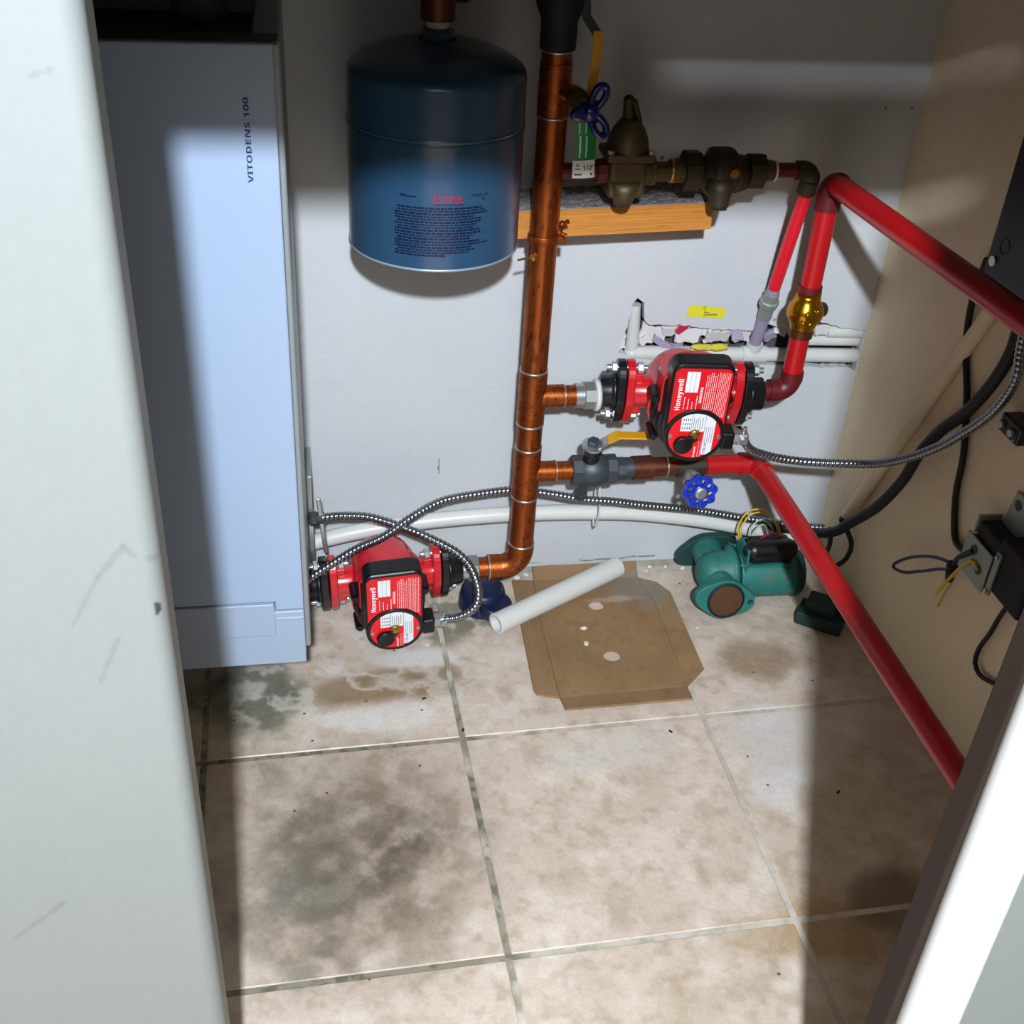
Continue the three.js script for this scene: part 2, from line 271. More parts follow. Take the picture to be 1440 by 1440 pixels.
// ---------------------------------------------------------------- the setting
const XL = -0.68, XR = 0.632, ZF = 0.83, HX0 = -1.3, HX1 = 1.3, HZ = 2.24, TOP = 2.25;
{
  // floor: grout bed and single tiles laid 1.3 degrees askew to the back wall
  const floor = new THREE.Group(); floor.name = 'floor'; floor.userData.kind = 'structure'; scene.add(floor);
  const setUV = (g) => { const p = g.attributes.position, uv = new Float32Array(p.count * 2); for (let i = 0; i < p.count; i++) { uv[2 * i] = (p.getX(i) + 0.8) / FLOOR; uv[2 * i + 1] = p.getZ(i) / FLOOR; } g.setAttribute('uv', new THREE.BufferAttribute(uv, 2)); return g; };
  const bed = meshOf(setUV(clean(box(HX0 - 0.1, HX1 + 0.1, -0.08, -0.0012, -0.06, HZ + 0.1))), mats.grout); bed.name = 'grout_bed'; floor.add(bed);
  const th = 1.3 * Math.PI / 180, T = 0.33, G = 0.0036, ox = 0.0081, oz = 0.3549;
  const clip = (pts, ax, val, keepLess) => { const out = []; for (let i = 0; i < pts.length; i++) { const a = pts[i], b = pts[(i + 1) % pts.length], ia = keepLess ? a[ax] <= val : a[ax] >= val, ib = keepLess ? b[ax] <= val : b[ax] >= val; if (ia) out.push(a); if (ia !== ib) { const t = (val - a[ax]) / (b[ax] - a[ax]); out.push([a[0] + t * (b[0] - a[0]), a[1] + t * (b[1] - a[1])]); } } return out; };
  for (let i = -4; i <= 3; i++) for (let j = -2; j <= 6; j++) {
    let q = [[i * T + G, j * T + G], [(i + 1) * T - G, j * T + G], [(i + 1) * T - G, (j + 1) * T - G], [i * T + G, (j + 1) * T - G]]
      .map(([a, b]) => [ox + a * Math.cos(th) + b * Math.sin(th), oz - a * Math.sin(th) + b * Math.cos(th)]);
    q = clip(clip(clip(clip(q, 0, HX0, false), 0, HX1, true), 1, 0.004, false), 1, HZ, true);
    if (q.length < 3) continue;
    const w = Math.max(...q.map((p) => p[0])) - Math.min(...q.map((p) => p[0])), d = Math.max(...q.map((p) => p[1])) - Math.min(...q.map((p) => p[1]));
    if (w < 0.02 || d < 0.02) continue;
    const g = extrude(poly(q.map((p) => [p[0], -p[1]])), 0.008, 0.0012, 1).rotateX(-Math.PI / 2).translate(0, -0.008 + 0.0004 * (hash(i, j, 3) - 0.5), 0);
    const m = meshOf(setUV(clean(g)), mats.tile); m.name = 'tile'; floor.add(m);
  }
  // back wall: painted drywall sheet with a torn slot, masonry behind it coloured dark to put shade into the gaps
  const wb = new THREE.Group(); wb.name = 'wall_back'; wb.userData.kind = 'structure'; scene.add(wb);
  seed = 21;
  const jag = (pts, step = 0.007, amp = 0.0028) => { const out = []; for (let i = 0; i < pts.length; i++) { const a = pts[i], b = pts[(i + 1) % pts.length], L = Math.hypot(b[0] - a[0], b[1] - a[1]), n = Math.max(1, Math.round(L / step)); for (let k = 0; k < n; k++) { const t = k / n; out.push([a[0] + t * (b[0] - a[0]) + (rnd() - 0.5) * amp, a[1] + t * (b[1] - a[1]) + (rnd() - 0.5) * amp]); } } return out; };
  const bottom = []; for (let x = XL; x < XR; x += 0.012) bottom.push([x, 0.004 + 0.007 * fbm(x * 60, 1, 5, 3)]);
  const sheet = poly([...bottom, [XR, 0.008], [XR, TOP], [XL, TOP]]);
  const slot = jag([[0.263, 0.378], [0.266, 0.395], [0.272, 0.418], [0.273, 0.448], [0.281, 0.459], [0.291, 0.452], [0.294, 0.428], [0.303, 0.419], [0.346, 0.418], [0.405, 0.410], [0.455, 0.408], [0.47, 0.418], [0.50, 0.41], [0.524, 0.404], [0.54, 0.418], [0.552, 0.421], [0.575, 0.414], [0.59, 0.409], [0.628, 0.405], [0.6285, 0.338], [0.615, 0.346], [0.569, 0.346], [0.479, 0.352], [0.402, 0.358], [0.327, 0.363], [0.300, 0.366], [0.284, 0.371]]);
  const h = new THREE.Path(); slot.forEach((p, i) => (i ? h.lineTo(...p) : h.moveTo(...p))); h.closePath(); sheet.holes.push(h);
  const sg = clean(extrude(sheet, 0.013).translate(0, 0, -0.013)); { const p = sg.attributes.position, uv = sg.attributes.uv; for (let i = 0; i < p.count; i++) uv.setXY(i, (p.getX(i) + 0.7) / 1.3, p.getY(i) / 1.3); }
  const dw = meshOf(sg, mats.wall); dw.name = 'drywall_sheet'; wb.add(dw);
  const back = meshOf(box(XL - 0.1, XR + 0.1, -0.05, TOP + 0.1, -0.10, -0.034), mats.plasterDark); back.name = 'masonry'; wb.add(back);
  const foot = meshOf(box(XL, XR, -0.05, 0.03, -0.034, -0.016), mats.plasterDark); foot.name = 'sill_plate'; wb.add(foot);
  // torn plaster pieces left in the slot
  seed = 5;
  const scraps = [[0.312, 0.402, 0.034, 0.013, -0.25, 0], [0.338, 0.407, 0.026, 0.009, 0.12, 0], [0.362, 0.398, 0.030, 0.013, -0.1, 0], [0.386, 0.402, 0.026, 0.010, 0.15, 0], [0.410, 0.397, 0.028, 0.012, -0.08, 0], [0.436, 0.398, 0.016, 0.010, 0.35, 1], [0.449, 0.396, 0.020, 0.011, -0.2, 0], [0.325, 0.389, 0.026, 0.006, -0.55, 1], [0.300, 0.392, 0.014, 0.007, 0.3, 0], [0.271, 0.388, 0.009, 0.011, 0.2, 0], [0.486, 0.395, 0.018, 0.010, 0.3, 1], [0.502, 0.403, 0.014, 0.007, -0.3, 0], [0.540, 0.402, 0.022, 0.011, -0.35, 0], [0.530, 0.386, 0.010, 0.014, 0.4, 1], [0.562, 0.403, 0.020, 0.008, -0.2, 0], [0.590, 0.402, 0.022, 0.006, 0, 0], [0.349, 0.383, 0.016, 0.005, 0.3, 1]];
  scraps.forEach(([x, y, w, hh, a, c], i) => { const k = (v) => v * (0.75 + 0.5 * rnd()); const g = extrude(poly(jag([[-k(w / 1.7), -k(hh)], [0, -k(hh) * 0.8], [k(w / 1.7), -k(hh) * 0.9], [k(w / 1.6), k(hh)], [w * 0.1, k(hh) * 0.8], [-k(w / 1.6), k(hh)]], 0.005, 0.0035)), 0.007, 0.001, 1); g.rotateX(0.35 * Math.sin(i * 2.1)); g.rotateY(0.35 * Math.sin(i * 3.3)); g.rotateZ(a); g.translate(x, y, -0.0175 + 0.004 * (i % 3)); const m = meshOf(g, c ? mats.purple : mats.gypsum); m.name = 'torn_plaster'; wb.add(m); });
  // other walls of the closet
  const uvM = (g, s = 1.3) => { g = clean(g); const p = g.attributes.position, n = g.attributes.normal, uv = g.attributes.uv; for (let i = 0; i < p.count; i++) { const ax = Math.abs(n.getX(i)) > 0.7; uv.setXY(i, (ax ? p.getZ(i) : p.getX(i)) / s, p.getY(i) / s); } return g; };
  struct('wall_right', uvM(box(XR, XR + 0.09, -0.05, TOP + 0.1, -0.1, 0.966)), mats.cream);
  struct('wall_left', uvM(box(XL - 0.09, XL, -0.05, TOP + 0.1, -0.1, ZF)), mats.hall);
  struct('ceiling', box(HX0 - 0.1, HX1 + 0.1, TOP, TOP + 0.1, -0.1, HZ + 0.1), mats.ceiling);
  // front wall around the low opening: left pier with rounded corner, right pier, lintel
  const pier = new THREE.Shape(); const r = 0.012; pier.moveTo(HX0, 0); pier.lineTo(-0.258 - r, 0); pier.absarc(-0.258 - r, -r, r, Math.PI / 2, 0, true); pier.lineTo(-0.258, -0.045 + r); pier.absarc(-0.258 - r, -0.045 + r, r, 0, -Math.PI / 2, true); pier.lineTo(HX0, -0.045); pier.closePath();
  const pg = extrude(pier, TOP, 0, 1, 10).rotateX(-Math.PI / 2).translate(0, 0, ZF + 0.045);  // shape y -> -z
  { const p = pg.attributes.position; for (let i = 0; i < p.count; i++) p.setZ(i, 2 * (ZF + 0.045) - p.getZ(i)); const ix = pg.index; }
  const pgFix = clean(pg); { const p = pgFix.attributes.position.array, tmp = []; for (let i = 0; i < p.length; i += 9) { for (let k = 0; k < 3; k++) { const t = p[i + 3 + k]; p[i + 3 + k] = p[i + 6 + k]; p[i + 6 + k] = t; } } pgFix.computeVertexNormals(); }
  const pp = pgFix.attributes.position, puv = pgFix.attributes.uv; for (let i = 0; i < pp.count; i++) puv.setXY(i, (pp.getX(i) + 0.8) / 0.8, pp.getY(i) / 1.6);
  struct('wall_front_left', pgFix, mats.jamb);
  struct('wall_front_right', box(0.2765, HX1, -0.04, TOP, 0.966, 1.0), mats.greyWall);
  // wall above the low opening; unseen top rail and wedge gap, added to shape the light band behind
  struct('wall_front_top', extrude(poly([[-0.30, 1.118], [-0.06, 1.118], [0.07, 1.151], [0.32, 1.151], [0.32, TOP], [-0.30, TOP]]), 0.075).translate(0, 0, 0.845), mats.jamb);
  struct('unseen_trim_3', box(-0.30, 0.32, 1.055, 1.120, 0.850, 0.912, 0.004), mats.jamb);
  const bg = clean(box(0.2385, 0.2765, -0.02, 1.06, 0.962, 0.985, 0.003)); { const p = bg.attributes.position, uv = bg.attributes.uv; for (let i = 0; i < p.count; i++) uv.setXY(i, (p.getX(i) + p.getZ(i)) * 4, p.getY(i)); }
  struct('trim_1', bg, mats.brown);
  // white rounded casing, slightly out of plumb
  struct('trim_2', rod([0.2715, -0.002, 0.993], [0.2500, 1.08, 0.993], 0.0205, 0.0205, 32), mats.casing);
  // the hall the light comes from
  struct('wall_hall_left', box(HX0 - 0.09, HX0, -0.05, TOP, ZF, HZ + 0.1), mats.hall);
  struct('wall_hall_right', box(HX1, HX1 + 0.09, -0.05, TOP, 0.88, HZ + 0.1), mats.hall);
  struct('wall_hall_back', box(HX0, HX1, -0.05, TOP, HZ, HZ + 0.09), mats.hall);
}
{ // wall lamp in the hall behind the camera: a small opal globe on a backplate
  const t = worldThing('wall_lamp', 'round opal globe wall lamp on the hall wall facing the closet', 'lamp', [LAMP.x, LAMP.y, HZ]);
  part(t, 'backplate', lathe([[0.0, 0], [0.05, 0], [0.05, 0.008], [0.03, 0.016], [0, 0.016]], [LAMP.x, LAMP.y, HZ], [0, 0, -1]), mats.steel);
  part(t, 'arm', rod([LAMP.x, LAMP.y, HZ - 0.012], [LAMP.x, LAMP.y, LAMP.z + 0.035], 0.011), mats.steel);
  part(t, 'globe', new THREE.SphereGeometry(0.038, 32, 20).translate(LAMP.x, LAMP.y, LAMP.z), mats.glow, 'glowing opal globe');
  const L = new THREE.PointLight(LAMP_COLOR, LAMP_POWER, 0, 2); L.name = 'wall_lamp_light'; L.position.copy(LAMP); L.castShadow = true; L.shadow.radius = 1.7; L.shadow.mapSize.set(2048, 2048); L.shadow.camera.near = 0.06; scene.add(L);
}
// ---------------------------------------------------------------- boiler
{
  const X1 = -0.187, X0 = -0.587, Y0 = 0.152, Y1 = 0.8586, ZB = 0.36;
  const t = worldThing('boiler', 'tall white wall-hung boiler with blue vertical lettering beside the blue tank', 'boiler', [-0.387, Y0, 0.0]);
  part(t, 'casing', [box(X0, X1 + 0.006, Y0 + 0.004, Y1 - 0.045, 0.002, 0.335, 0.003), box(X0, X0 + 0.02, Y1 - 0.05, Y1 - 0.002, 0.002, 0.335), box(X1 - 0.020, X1 + 0.006, Y1 - 0.05, Y1 - 0.002, 0.002, 0.335, 0.003), box(X0, X1, Y1 - 0.05, Y1 - 0.002, 0.002, 0.02)], mats.boilerSide, 'grey steel casing behind the front panel');
  part(t, 'top_tray', [box(X0 + 0.018, X1 - 0.018, Y1 - 0.046, Y1 - 0.040, 0.02, 0.335), box(X0 + 0.001, X1 + 0.004, Y1 - 0.0025, Y1 + 0.0008, 0.320, 0.352)], mats.boilerTop, 'black recessed top tray');
  part(t, 'flue_collar', lathe([[0.0, 0], [0.030, 0], [0.030, 0.016], [0.028, 0.018], [0.028, 0.12], [0.024, 0.12], [0.024, 0.02]], [-0.268, Y1 - 0.040, 0.052], [0, 1, 0]), mats.collar);
  const front = poly([[X0, 0.2465], [-0.2195, 0.2465], [-0.2195, 0.2345], [X1, 0.2345], [X1, Y1], [X0, Y1]]);
  part(t, 'front_panel', extrude(front, 0.026, 0.0018, 2).translate(0, 0, ZB - 0.026), mats.boiler, 'bluish white front panel');
  const low = part(t, 'lower_cover', [box(X0, X1, Y0, 0.2315, 0.335, ZB - 0.001, 0.002), box(X0, -0.2205, 0.198, 0.2445, 0.335, ZB + 0.0015, 0.0015), box(-0.2185, X1, 0.2195, 0.2235, 0.335, ZB + 0.0006, 0.0012)], mats.boilerLow);
  // lettering, reading upward
  const letters = canvas(1024, 96, (c, w, h) => { c.clearRect(0, 0, w, h); c.fillStyle = '#12265a'; c.font = 'bold 82px sans-serif'; c.textBaseline = 'middle'; c.textAlign = 'center'; const s = 'VITODENS 100'; const wd = c.measureText(s).width; c.translate(w / 2, h / 2); c.scale((w - 20) / wd, 1); c.fillText(s, 0, 4); });
  const pl = new THREE.PlaneGeometry(0.0785, 0.0078); pl.rotateZ(Math.PI / 2); pl.translate(-0.2135, 0.7755, ZB + 0.0004);
  part(t, 'lettering', pl, new THREE.MeshStandardMaterial({ map: letters, transparent: true, roughness: 0.5 }), 'dark blue letters VITODENS 100 reading upward');
  nest(t, 'front_panel', ['lettering']);
}
{ // steel hanger bracket and conduit connector at the boiler's side
  const t = worldThing('mounting_bracket', 'galvanized steel bracket bar on the wall beside the boiler', 'bracket', [-0.172, 0.12, 0.09]);
  part(t, 'upright', box(-0.1795, -0.1725, 0.10, 0.245, 0.084, 0.0875, 0.001), mats.zinc);
  part(t, 'wall_tab', box(-0.1795, -0.1725, 0.225, 0.24, 0.0, 0.086, 0.001), mats.zinc);
  const b = box(-0.0032, 0.0032, -0.046, 0.046, -0.002, 0.002, 0.0015); b.rotateZ(0.085); b.translate(-0.161, 0.170, 0.096); part(t, 'strap', b, mats.zinc);
  part(t, 'connector', [hex([-0.178, 0.1775, 0.090], [-0.166, 0.180, 0.0925], 0.0105), rod([-0.168, 0.1795, 0.092], [-0.158, 0.1815, 0.0945], 0.008)], mats.ironGrey);
}
// ---------------------------------------------------------------- expansion tank
{
  const c = [-0.0175, 0, 0.130], R = 0.0985;
  const t = worldThing('expansion_tank', 'blue steel expansion tank hanging on the wall with printed label', 'tank', [c[0], 0.575, c[2]]);
  const pr = [[0.020, 0.8185], [0.040, 0.8165], [0.062, 0.811], [0.080, 0.804], [0.091, 0.7975], [0.0955, 0.7935], [0.0978, 0.7895], [R, 0.785], [R, 0.7385], [R + 0.0012, 0.737], [R + 0.0012, 0.7355], [R, 0.734], [R, 0.733], [R + 0.0012, 0.7315], [R, 0.730], [R, 0.698], [R + 0.0009, 0.696], [R, 0.694], [R, 0.596]];
  part(t, 'shell', lathe(pr.reverse().map((q) => [q[0], q[1]]), [c[0], 0, c[2]], [0, 1, 0], 72), mats.tank);
  part(t, 'bottom_seam', lathe([[R - 0.002, 0.5935], [R + 0.0008, 0.594], [R + 0.0008, 0.5965], [R - 0.002, 0.597]], [c[0], 0, c[2]], [0, 1, 0], 72), mats.tankSeam);
  part(t, 'bottom_dome', lathe([[0.0, 0.574], [0.030, 0.575], [0.060, 0.580], [0.085, 0.588], [R - 0.001, 0.595]], [c[0], 0, c[2]], [0, 1, 0], 72), mats.tankBottom);
  part(t, 'air_valve_cap', lathe([[0, 0], [0.010, 0.001], [0.011, 0.006], [0.011, 0.012]], [c[0] + 0.006, 0.565, c[2] + 0.035], [0, 1, 0]), mats.tankBottom);
  part(t, 'nipple', [hex([c[0], 0.816, c[2]], [c[0], 0.829, c[2]], 0.0175, 8)], mats.tank);
  const lab = canvas(1024, 760, (g, w, h) => {
    g.clearRect(0, 0, w, h); g.fillStyle = '#9a2440'; g.font = 'bold 118px sans-serif'; g.textAlign = 'center'; g.save(); g.translate(560, 110); g.scale(0.72, 1.1); g.fillText('EXTROL', 0, 0); g.restore();
    g.fillStyle = '#0a1436'; g.font = 'bold 36px sans-serif'; g.fillText('MODEL NO.', 905, 46); g.font = 'bold 44px sans-serif'; g.fillText('15', 930, 96); g.fillRect(70, 40, 170, 14); g.fillRect(60, 26, 70, 10); g.strokeStyle = '#15275e'; g.lineWidth = 4; g.beginPath(); g.arc(150, 86, 22, 0.3, 5.6); g.stroke(); g.fillRect(408, 118, 310, 7);
    seed = 99; let y = 152;
    while (y < 700) { const bold = rnd() < 0.35, ind = (rnd() < 0.3 ? 30 : 0) + 12, end = y > 640 ? 540 : 780 + rnd() * 230; let x = ind; g.globalAlpha = 0.95; while (x < end) { const l = 14 + rnd() * 60; g.fillRect(x, y, Math.min(l, end - x), bold ? 21 : 16); x += l + 8; } y += bold ? 33 : 28; }
  });
  const arc = 1.12, lg = new THREE.CylinderGeometry(R + 0.0006, R + 0.0006, 0.078, 48, 1, true, -arc / 2 - 0.01, arc); lg.translate(c[0], 0.6435, c[2]);
  part(t, 'printed_label', lg, new THREE.MeshStandardMaterial({ map: lab, transparent: true, roughness: 0.4 }), 'red and navy printed lettering');
  nest(t, 'shell', ['printed_label', 'nipple']); nest(t, 'bottom_dome', ['air_valve_cap']);
}
{
  const t = worldThing('tank_supply_pipe', 'dark iron tee and pipe above the blue tank sealed with white tape', 'pipe', [-0.018, 0.829, 0.130]);
  part(t, 'thread_tape', lathe([[0.0, 0], [0.0120, 0.0], [0.0130, 0.003], [0.0125, 0.010], [0, 0.011]], [-0.0175, 0.829, 0.130], [0, 1, 0]), mats.tape, 'white thread sealing tape');
  part(t, 'coupling', [rod([-0.0175, 0.838, 0.130], [-0.0175, 0.868, 0.130], 0.0185), rod([-0.0175, 0.868, 0.130], [-0.0175, 1.0, 0.130], 0.015)], mats.copperDark);
  part(t, 'side_pipe', [rod([-0.0175, 0.872, 0.125], [0.014, 0.868, 0.115], 0.016), rod([0.010, 0.868, 0.115], [0.110, 0.868, 0.102], 0.0085)], mats.bronzeDark);
}
// ---------------------------------------------------------------- copper riser
const RX = 0.121, RZ = 0.10, RR = 0.0175, YU = 0.365, YL = 0.247, YB = 0.086;
{
  const t = worldThing('copper_riser_pipe', 'thick copper riser pipe running up the wall with two side branches', 'pipe', [RX, YB, RZ]);
  part(t, 'riser', rod([RX, YB + 0.03, RZ], [RX, 0.83, RZ], RR, RR, 32), mats.copper);
  for (const y of [0.803, 0.731, 0.405, 0.325, 0.288, 0.208, 0.128]) part(t, 'solder_ring', band([RX, y, RZ], [0, 1, 0], RR + 0.0014, 0.0035), mats.solder);
  part(t, 'tee', [rod([RX, 0.328, RZ], [RX, 0.403, RZ], RR + 0.0012, RR + 0.0012, 32), rod([RX, YU, RZ], [RX + 0.042, YU, RZ], 0.0155, 0.0155)], mats.copper);
  part(t, 'tee', [rod([RX, 0.210, RZ], [RX, 0.286, RZ], RR + 0.0012, RR + 0.0012, 32), rod([RX, YL, RZ], [RX + 0.040, YL, RZ], 0.0148)], mats.copper);
  part(t, 'tee', [rod([RX, 0.733, RZ], [RX, 0.79, RZ], RR + 0.0012, RR + 0.0012, 32)], mats.copper);
  part(t, 'branch', rod([RX + 0.04, YU, RZ], [0.181, YU, RZ], 0.0142), mats.copper);
  part(t, 'branch', rod([RX + 0.038, YL, RZ], [0.186, YL, RZ], 0.0136), mats.copper);
  part(t, 'solder_ring', band([RX + 0.043, YU, RZ], [1, 0, 0], 0.0160, 0.003), mats.solder);
  part(t, 'solder_ring', band([RX + 0.041, YL, RZ], [1, 0, 0], 0.0153, 0.003), mats.solder);
  part(t, 'threaded_adapter', [rod([0.179, YU, RZ], [0.196, YU, RZ], 0.0165), hex([0.190, YU, RZ], [0.207, YU, RZ], 0.0195, 8)], mats.zinc, 'grey threaded adapter');
  part(t, 'thread_tape', lathe([[0, 0], [0.0205, 0], [0.0225, 0.003], [0.021, 0.008], [0, 0.008]], [0.205, YU, RZ], [1, 0, 0]), mats.tape, 'white thread sealing tape');
  part(t, 'elbow', [bend([RX, YB, RZ], [0, 1, 0], [-1, 0, 0], 0.030, RR + 0.001, 28), rod([RX, YB + 0.030, RZ], [RX, YB + 0.042, RZ], RR + 0.0014), rod([RX - 0.030, YB, RZ], [RX - 0.046, YB, RZ], RR + 0.0014)], mats.copper);
  part(t, 'solder_ring', band([RX - 0.046, YB, RZ], [1, 0, 0], RR + 0.002, 0.0035), mats.solder);
  part(t, 'branch', rod([RX - 0.044, YB, RZ], [0.047, YB, RZ], 0.0155), mats.copper);
  part(t, 'threaded_adapter', [hex([0.060, YB, RZ], [0.045, YB, RZ], 0.0190, 8), rod([0.047, YB, RZ], [0.030, YB, RZ], 0.0165)], mats.zinc);
  part(t, 'thread_tape', lathe([[0, 0], [0.0185, 0], [0.0195, 0.003], [0.018, 0.009], [0, 0.009]], [0.028, YB, RZ], [1, 0, 0]), mats.tape, 'white thread sealing tape');
}
{ // copper hanger clipped on the riser
  const t = worldThing('pipe_hanger', 'small copper split-ring hanger with wing screws on the copper riser', 'hanger', [RX, 0.585, RZ]);
  part(t, 'ring', [lathe([[RR + 0.0002, 0], [RR + 0.002, 0.0006], [RR + 0.002, 0.0094], [RR + 0.0002, 0.010]], [RX, 0.580, RZ], [0, 1, 0])], mats.copper);
  part(t, 'ear', box(0.136, 0.147, 0.581, 0.589, 0.105, 0.112, 0.001), mats.copper);
  part(t, 'wall_rod', rod([0.124, 0.585, 0.08], [0.124, 0.585, 0.0], 0.0035), mats.copper);
  for (const [x, y, a] of [[0.1395, 0.607, 0.6], [0.1375, 0.596, -0.4]]) { const g = [lump([x, y, 0.114], 0.0045, 0.0045, 0.004, x * 100 + y, 0.2), rod([x, y, 0.114], [x + 0.008 * Math.cos(a), y + 0.008 * Math.sin(a), 0.118], 0.002, 0.003)]; part(t, 'wing_screw', g, mats.copper); }
  part(t, 'stop_screw', [rod([0.108, 0.5675, 0.119], [0.086, 0.5655, 0.124], 0.0014), hex([0.1095, 0.5675, 0.118], [0.104, 0.567, 0.1205], 0.005)], mats.brass, 'brass screw');
}
// ---------------------------------------------------------------- valves
{
  const t = worldThing('ball_valve', 'black ball valve with long yellow lever at the riser top', 'valve', [RX, 0.805, RZ]);
  part(t, 'body', [lathe([[0, 0], [0.020, 0], [0.0205, 0.004], [0.0205, 0.03], [0.027, 0.045], [0.029, 0.075], [0.025, 0.10], [0.0205, 0.11], [0.0205, 0.14], [0, 0.14]], [RX, 0.805, RZ], [0, 1, 0])], mats.blackMatte);
  part(t, 'upper_pipe', rod([RX, 0.94, RZ], [RX, TOP - 0.001, RZ], RR), mats.copper);
  part(t, 'stem', [rod([RX + 0.02, 0.868, RZ], [RX + 0.038, 0.868, RZ], 0.007), hex([RX + 0.030, 0.868, RZ], [RX + 0.036, 0.868, RZ], 0.009)], mats.zinc);
  const lev = (pts, w, m, n) => { const g = []; for (let i = 0; i + 1 < pts.length; i++) { const a = A(pts[i]), b = A(pts[i + 1]), d = b.clone().sub(a); const q = new RoundedBoxGeometry(w, d.length() + 0.003, 0.0028, 2, 0.001); q.translate(0, d.length() / 2, 0); g.push(aim(q, a, d)); } return part(t, n, g, m); };
  lev([[0.160, 0.825, 0.124], [RX + 0.026, 0.842, 0.116], [RX + 0.024, 0.885, 0.108]], 0.010, mats.ironGrey, 'lever_arm');
  lev([[0.1575, 0.760, 0.125], [0.1605, 0.811, 0.126], [0.1600, 0.828, 0.124]], 0.011, mats.yellow, 'lever_grip');
}
{
  const t = worldThing('ball_valve', 'grey bronze ball valve with short yellow lever on the lower branch', 'valve', [0.214, YL, RZ]);
  part(t, 'body', [hex([0.184, YL, RZ], [0.199, YL, RZ], 0.0215, 8, 0.4), lathe([[0.017, 0], [0.0205, 0.002], [0.0235, 0.012], [0.0245, 0.020], [0.0235, 0.028], [0.0205, 0.038], [0.017, 0.040]], [0.196, YL, RZ], [1, 0, 0]), hex([0.233, YL, RZ], [0.248, YL, RZ], 0.0215, 8, 0.4)], mats.ironGrey);
  part(t, 'bonnet', [rod([0.210, YL + 0.018, RZ + 0.004], [0.209, YL + 0.042, RZ + 0.010], 0.012, 0.0105), hex([0.209, YL + 0.034, RZ + 0.008], [0.209, YL + 0.044, RZ + 0.011], 0.0145)], mats.iron);
  part(t, 'handle_nut', hex([0.209, YL + 0.046, RZ + 0.0115], [0.2088, YL + 0.056, RZ + 0.014], 0.0085), mats.ironGrey);
  const q = (a, b, w, m, n) => { const A1 = A(a), d = A(b).sub(A1), g = new RoundedBoxGeometry(w, d.length() + 0.002, 0.003, 2, 0.001); g.translate(0, d.length() / 2, 0); g.rotateY(Math.PI / 2); return [aim(g, A1, d), m, n]; };
  const plate = rod([0.209, YL + 0.0445, RZ + 0.0112], [0.209, YL + 0.0475, RZ + 0.0118], 0.0155, 0.0155, 20);
  part(t, 'handle_plate', [plate, q([0.214, YL + 0.046, RZ + 0.013], [0.230, YL + 0.062, RZ + 0.022], 0.016)[0]], mats.zinc);
  part(t, 'lever', [q([0.2275, YL + 0.0605, RZ + 0.021], [0.238, YL + 0.070, RZ + 0.027], 0.0165)[0], q([0.237, YL + 0.0695, RZ + 0.0265], [0.284, YL + 0.0685, RZ + 0.030], 0.0165)[0]], mats.yellow);
  part(t, 'drain_stub', [rod([0.206, YL - 0.018, RZ], [0.206, 0.196, 0.085], 0.0075), hex([0.206, 0.203, 0.088], [0.2065, 0.192, 0.084], 0.0095)], mats.ironGrey);
}
{ // small branch valve with a blue wing handle
  const t = worldThing('drain_valve', 'small brass valve with blue wing handle high on the riser', 'valve', [RX, 0.76, RZ]);
  part(t, 'nipple', lathe([[0, 0], [0.0095, 0], [0.0095, 0.012], [0.0108, 0.013], [0.0108, 0.020], [0, 0.020]], [RX + 0.006, 0.762, 0.110], [0.75, -0.12, 0.6]), mats.brass);
  part(t, 'body', [lathe([[0, 0], [0.0095, 0], [0.0125, 0.004], [0.0125, 0.012], [0.0095, 0.017], [0.0085, 0.03], [0, 0.03]], [0.1365, 0.7585, 0.121], [0.55, -0.12, 0.75])], mats.bronze);
  const N = new THREE.Group(); N.name = 'wing_handle'; 
  const hub = lathe([[0, 0.013], [0.005, 0.0125], [0.0085, 0.010], [0.011, 0.005], [0.013, 0], [0, 0]], [0, 0, 0], [0, 0, 1]);
  const loop = (a, L, w) => { const pts = []; for (let i = 0; i < 20; i++) { const q = i / 20 * Math.PI * 2; const x = L / 2 + L / 2 * Math.cos(q), y = w * Math.sin(q) * (0.55 + 0.45 * (x / L)); pts.push(V(x * Math.cos(a) - y * Math.sin(a), x * Math.sin(a) + y * Math.cos(a), 0.004 + 0.003 * x / L)); } return new THREE.TubeGeometry(new THREE.CatmullRomCurve3(pts, true), 40, 0.0042, 10, true); };
  const lobe = lump([-0.012, -0.002, 0.004], 0.013, 0.0095, 0.006, 3, 0.02);
  const hm = meshOf([hub, loop(1.05, 0.031, 0.0085), loop(-1.02, 0.030, 0.0085), lobe, box(0.002, 0.011, -0.012, 0.012, 0.001, 0.007, 0.002)], mats.blueDark); hm.name = 'wing_handle'; hm.userData.label = 'dark blue wing handle';
  hm.position.set(0.1525 - t.position.x, 0.7485 - t.position.y, 0.146 - t.position.z); hm.rotation.set(-0.15, 0.12, 0.05); t.add(hm);
}
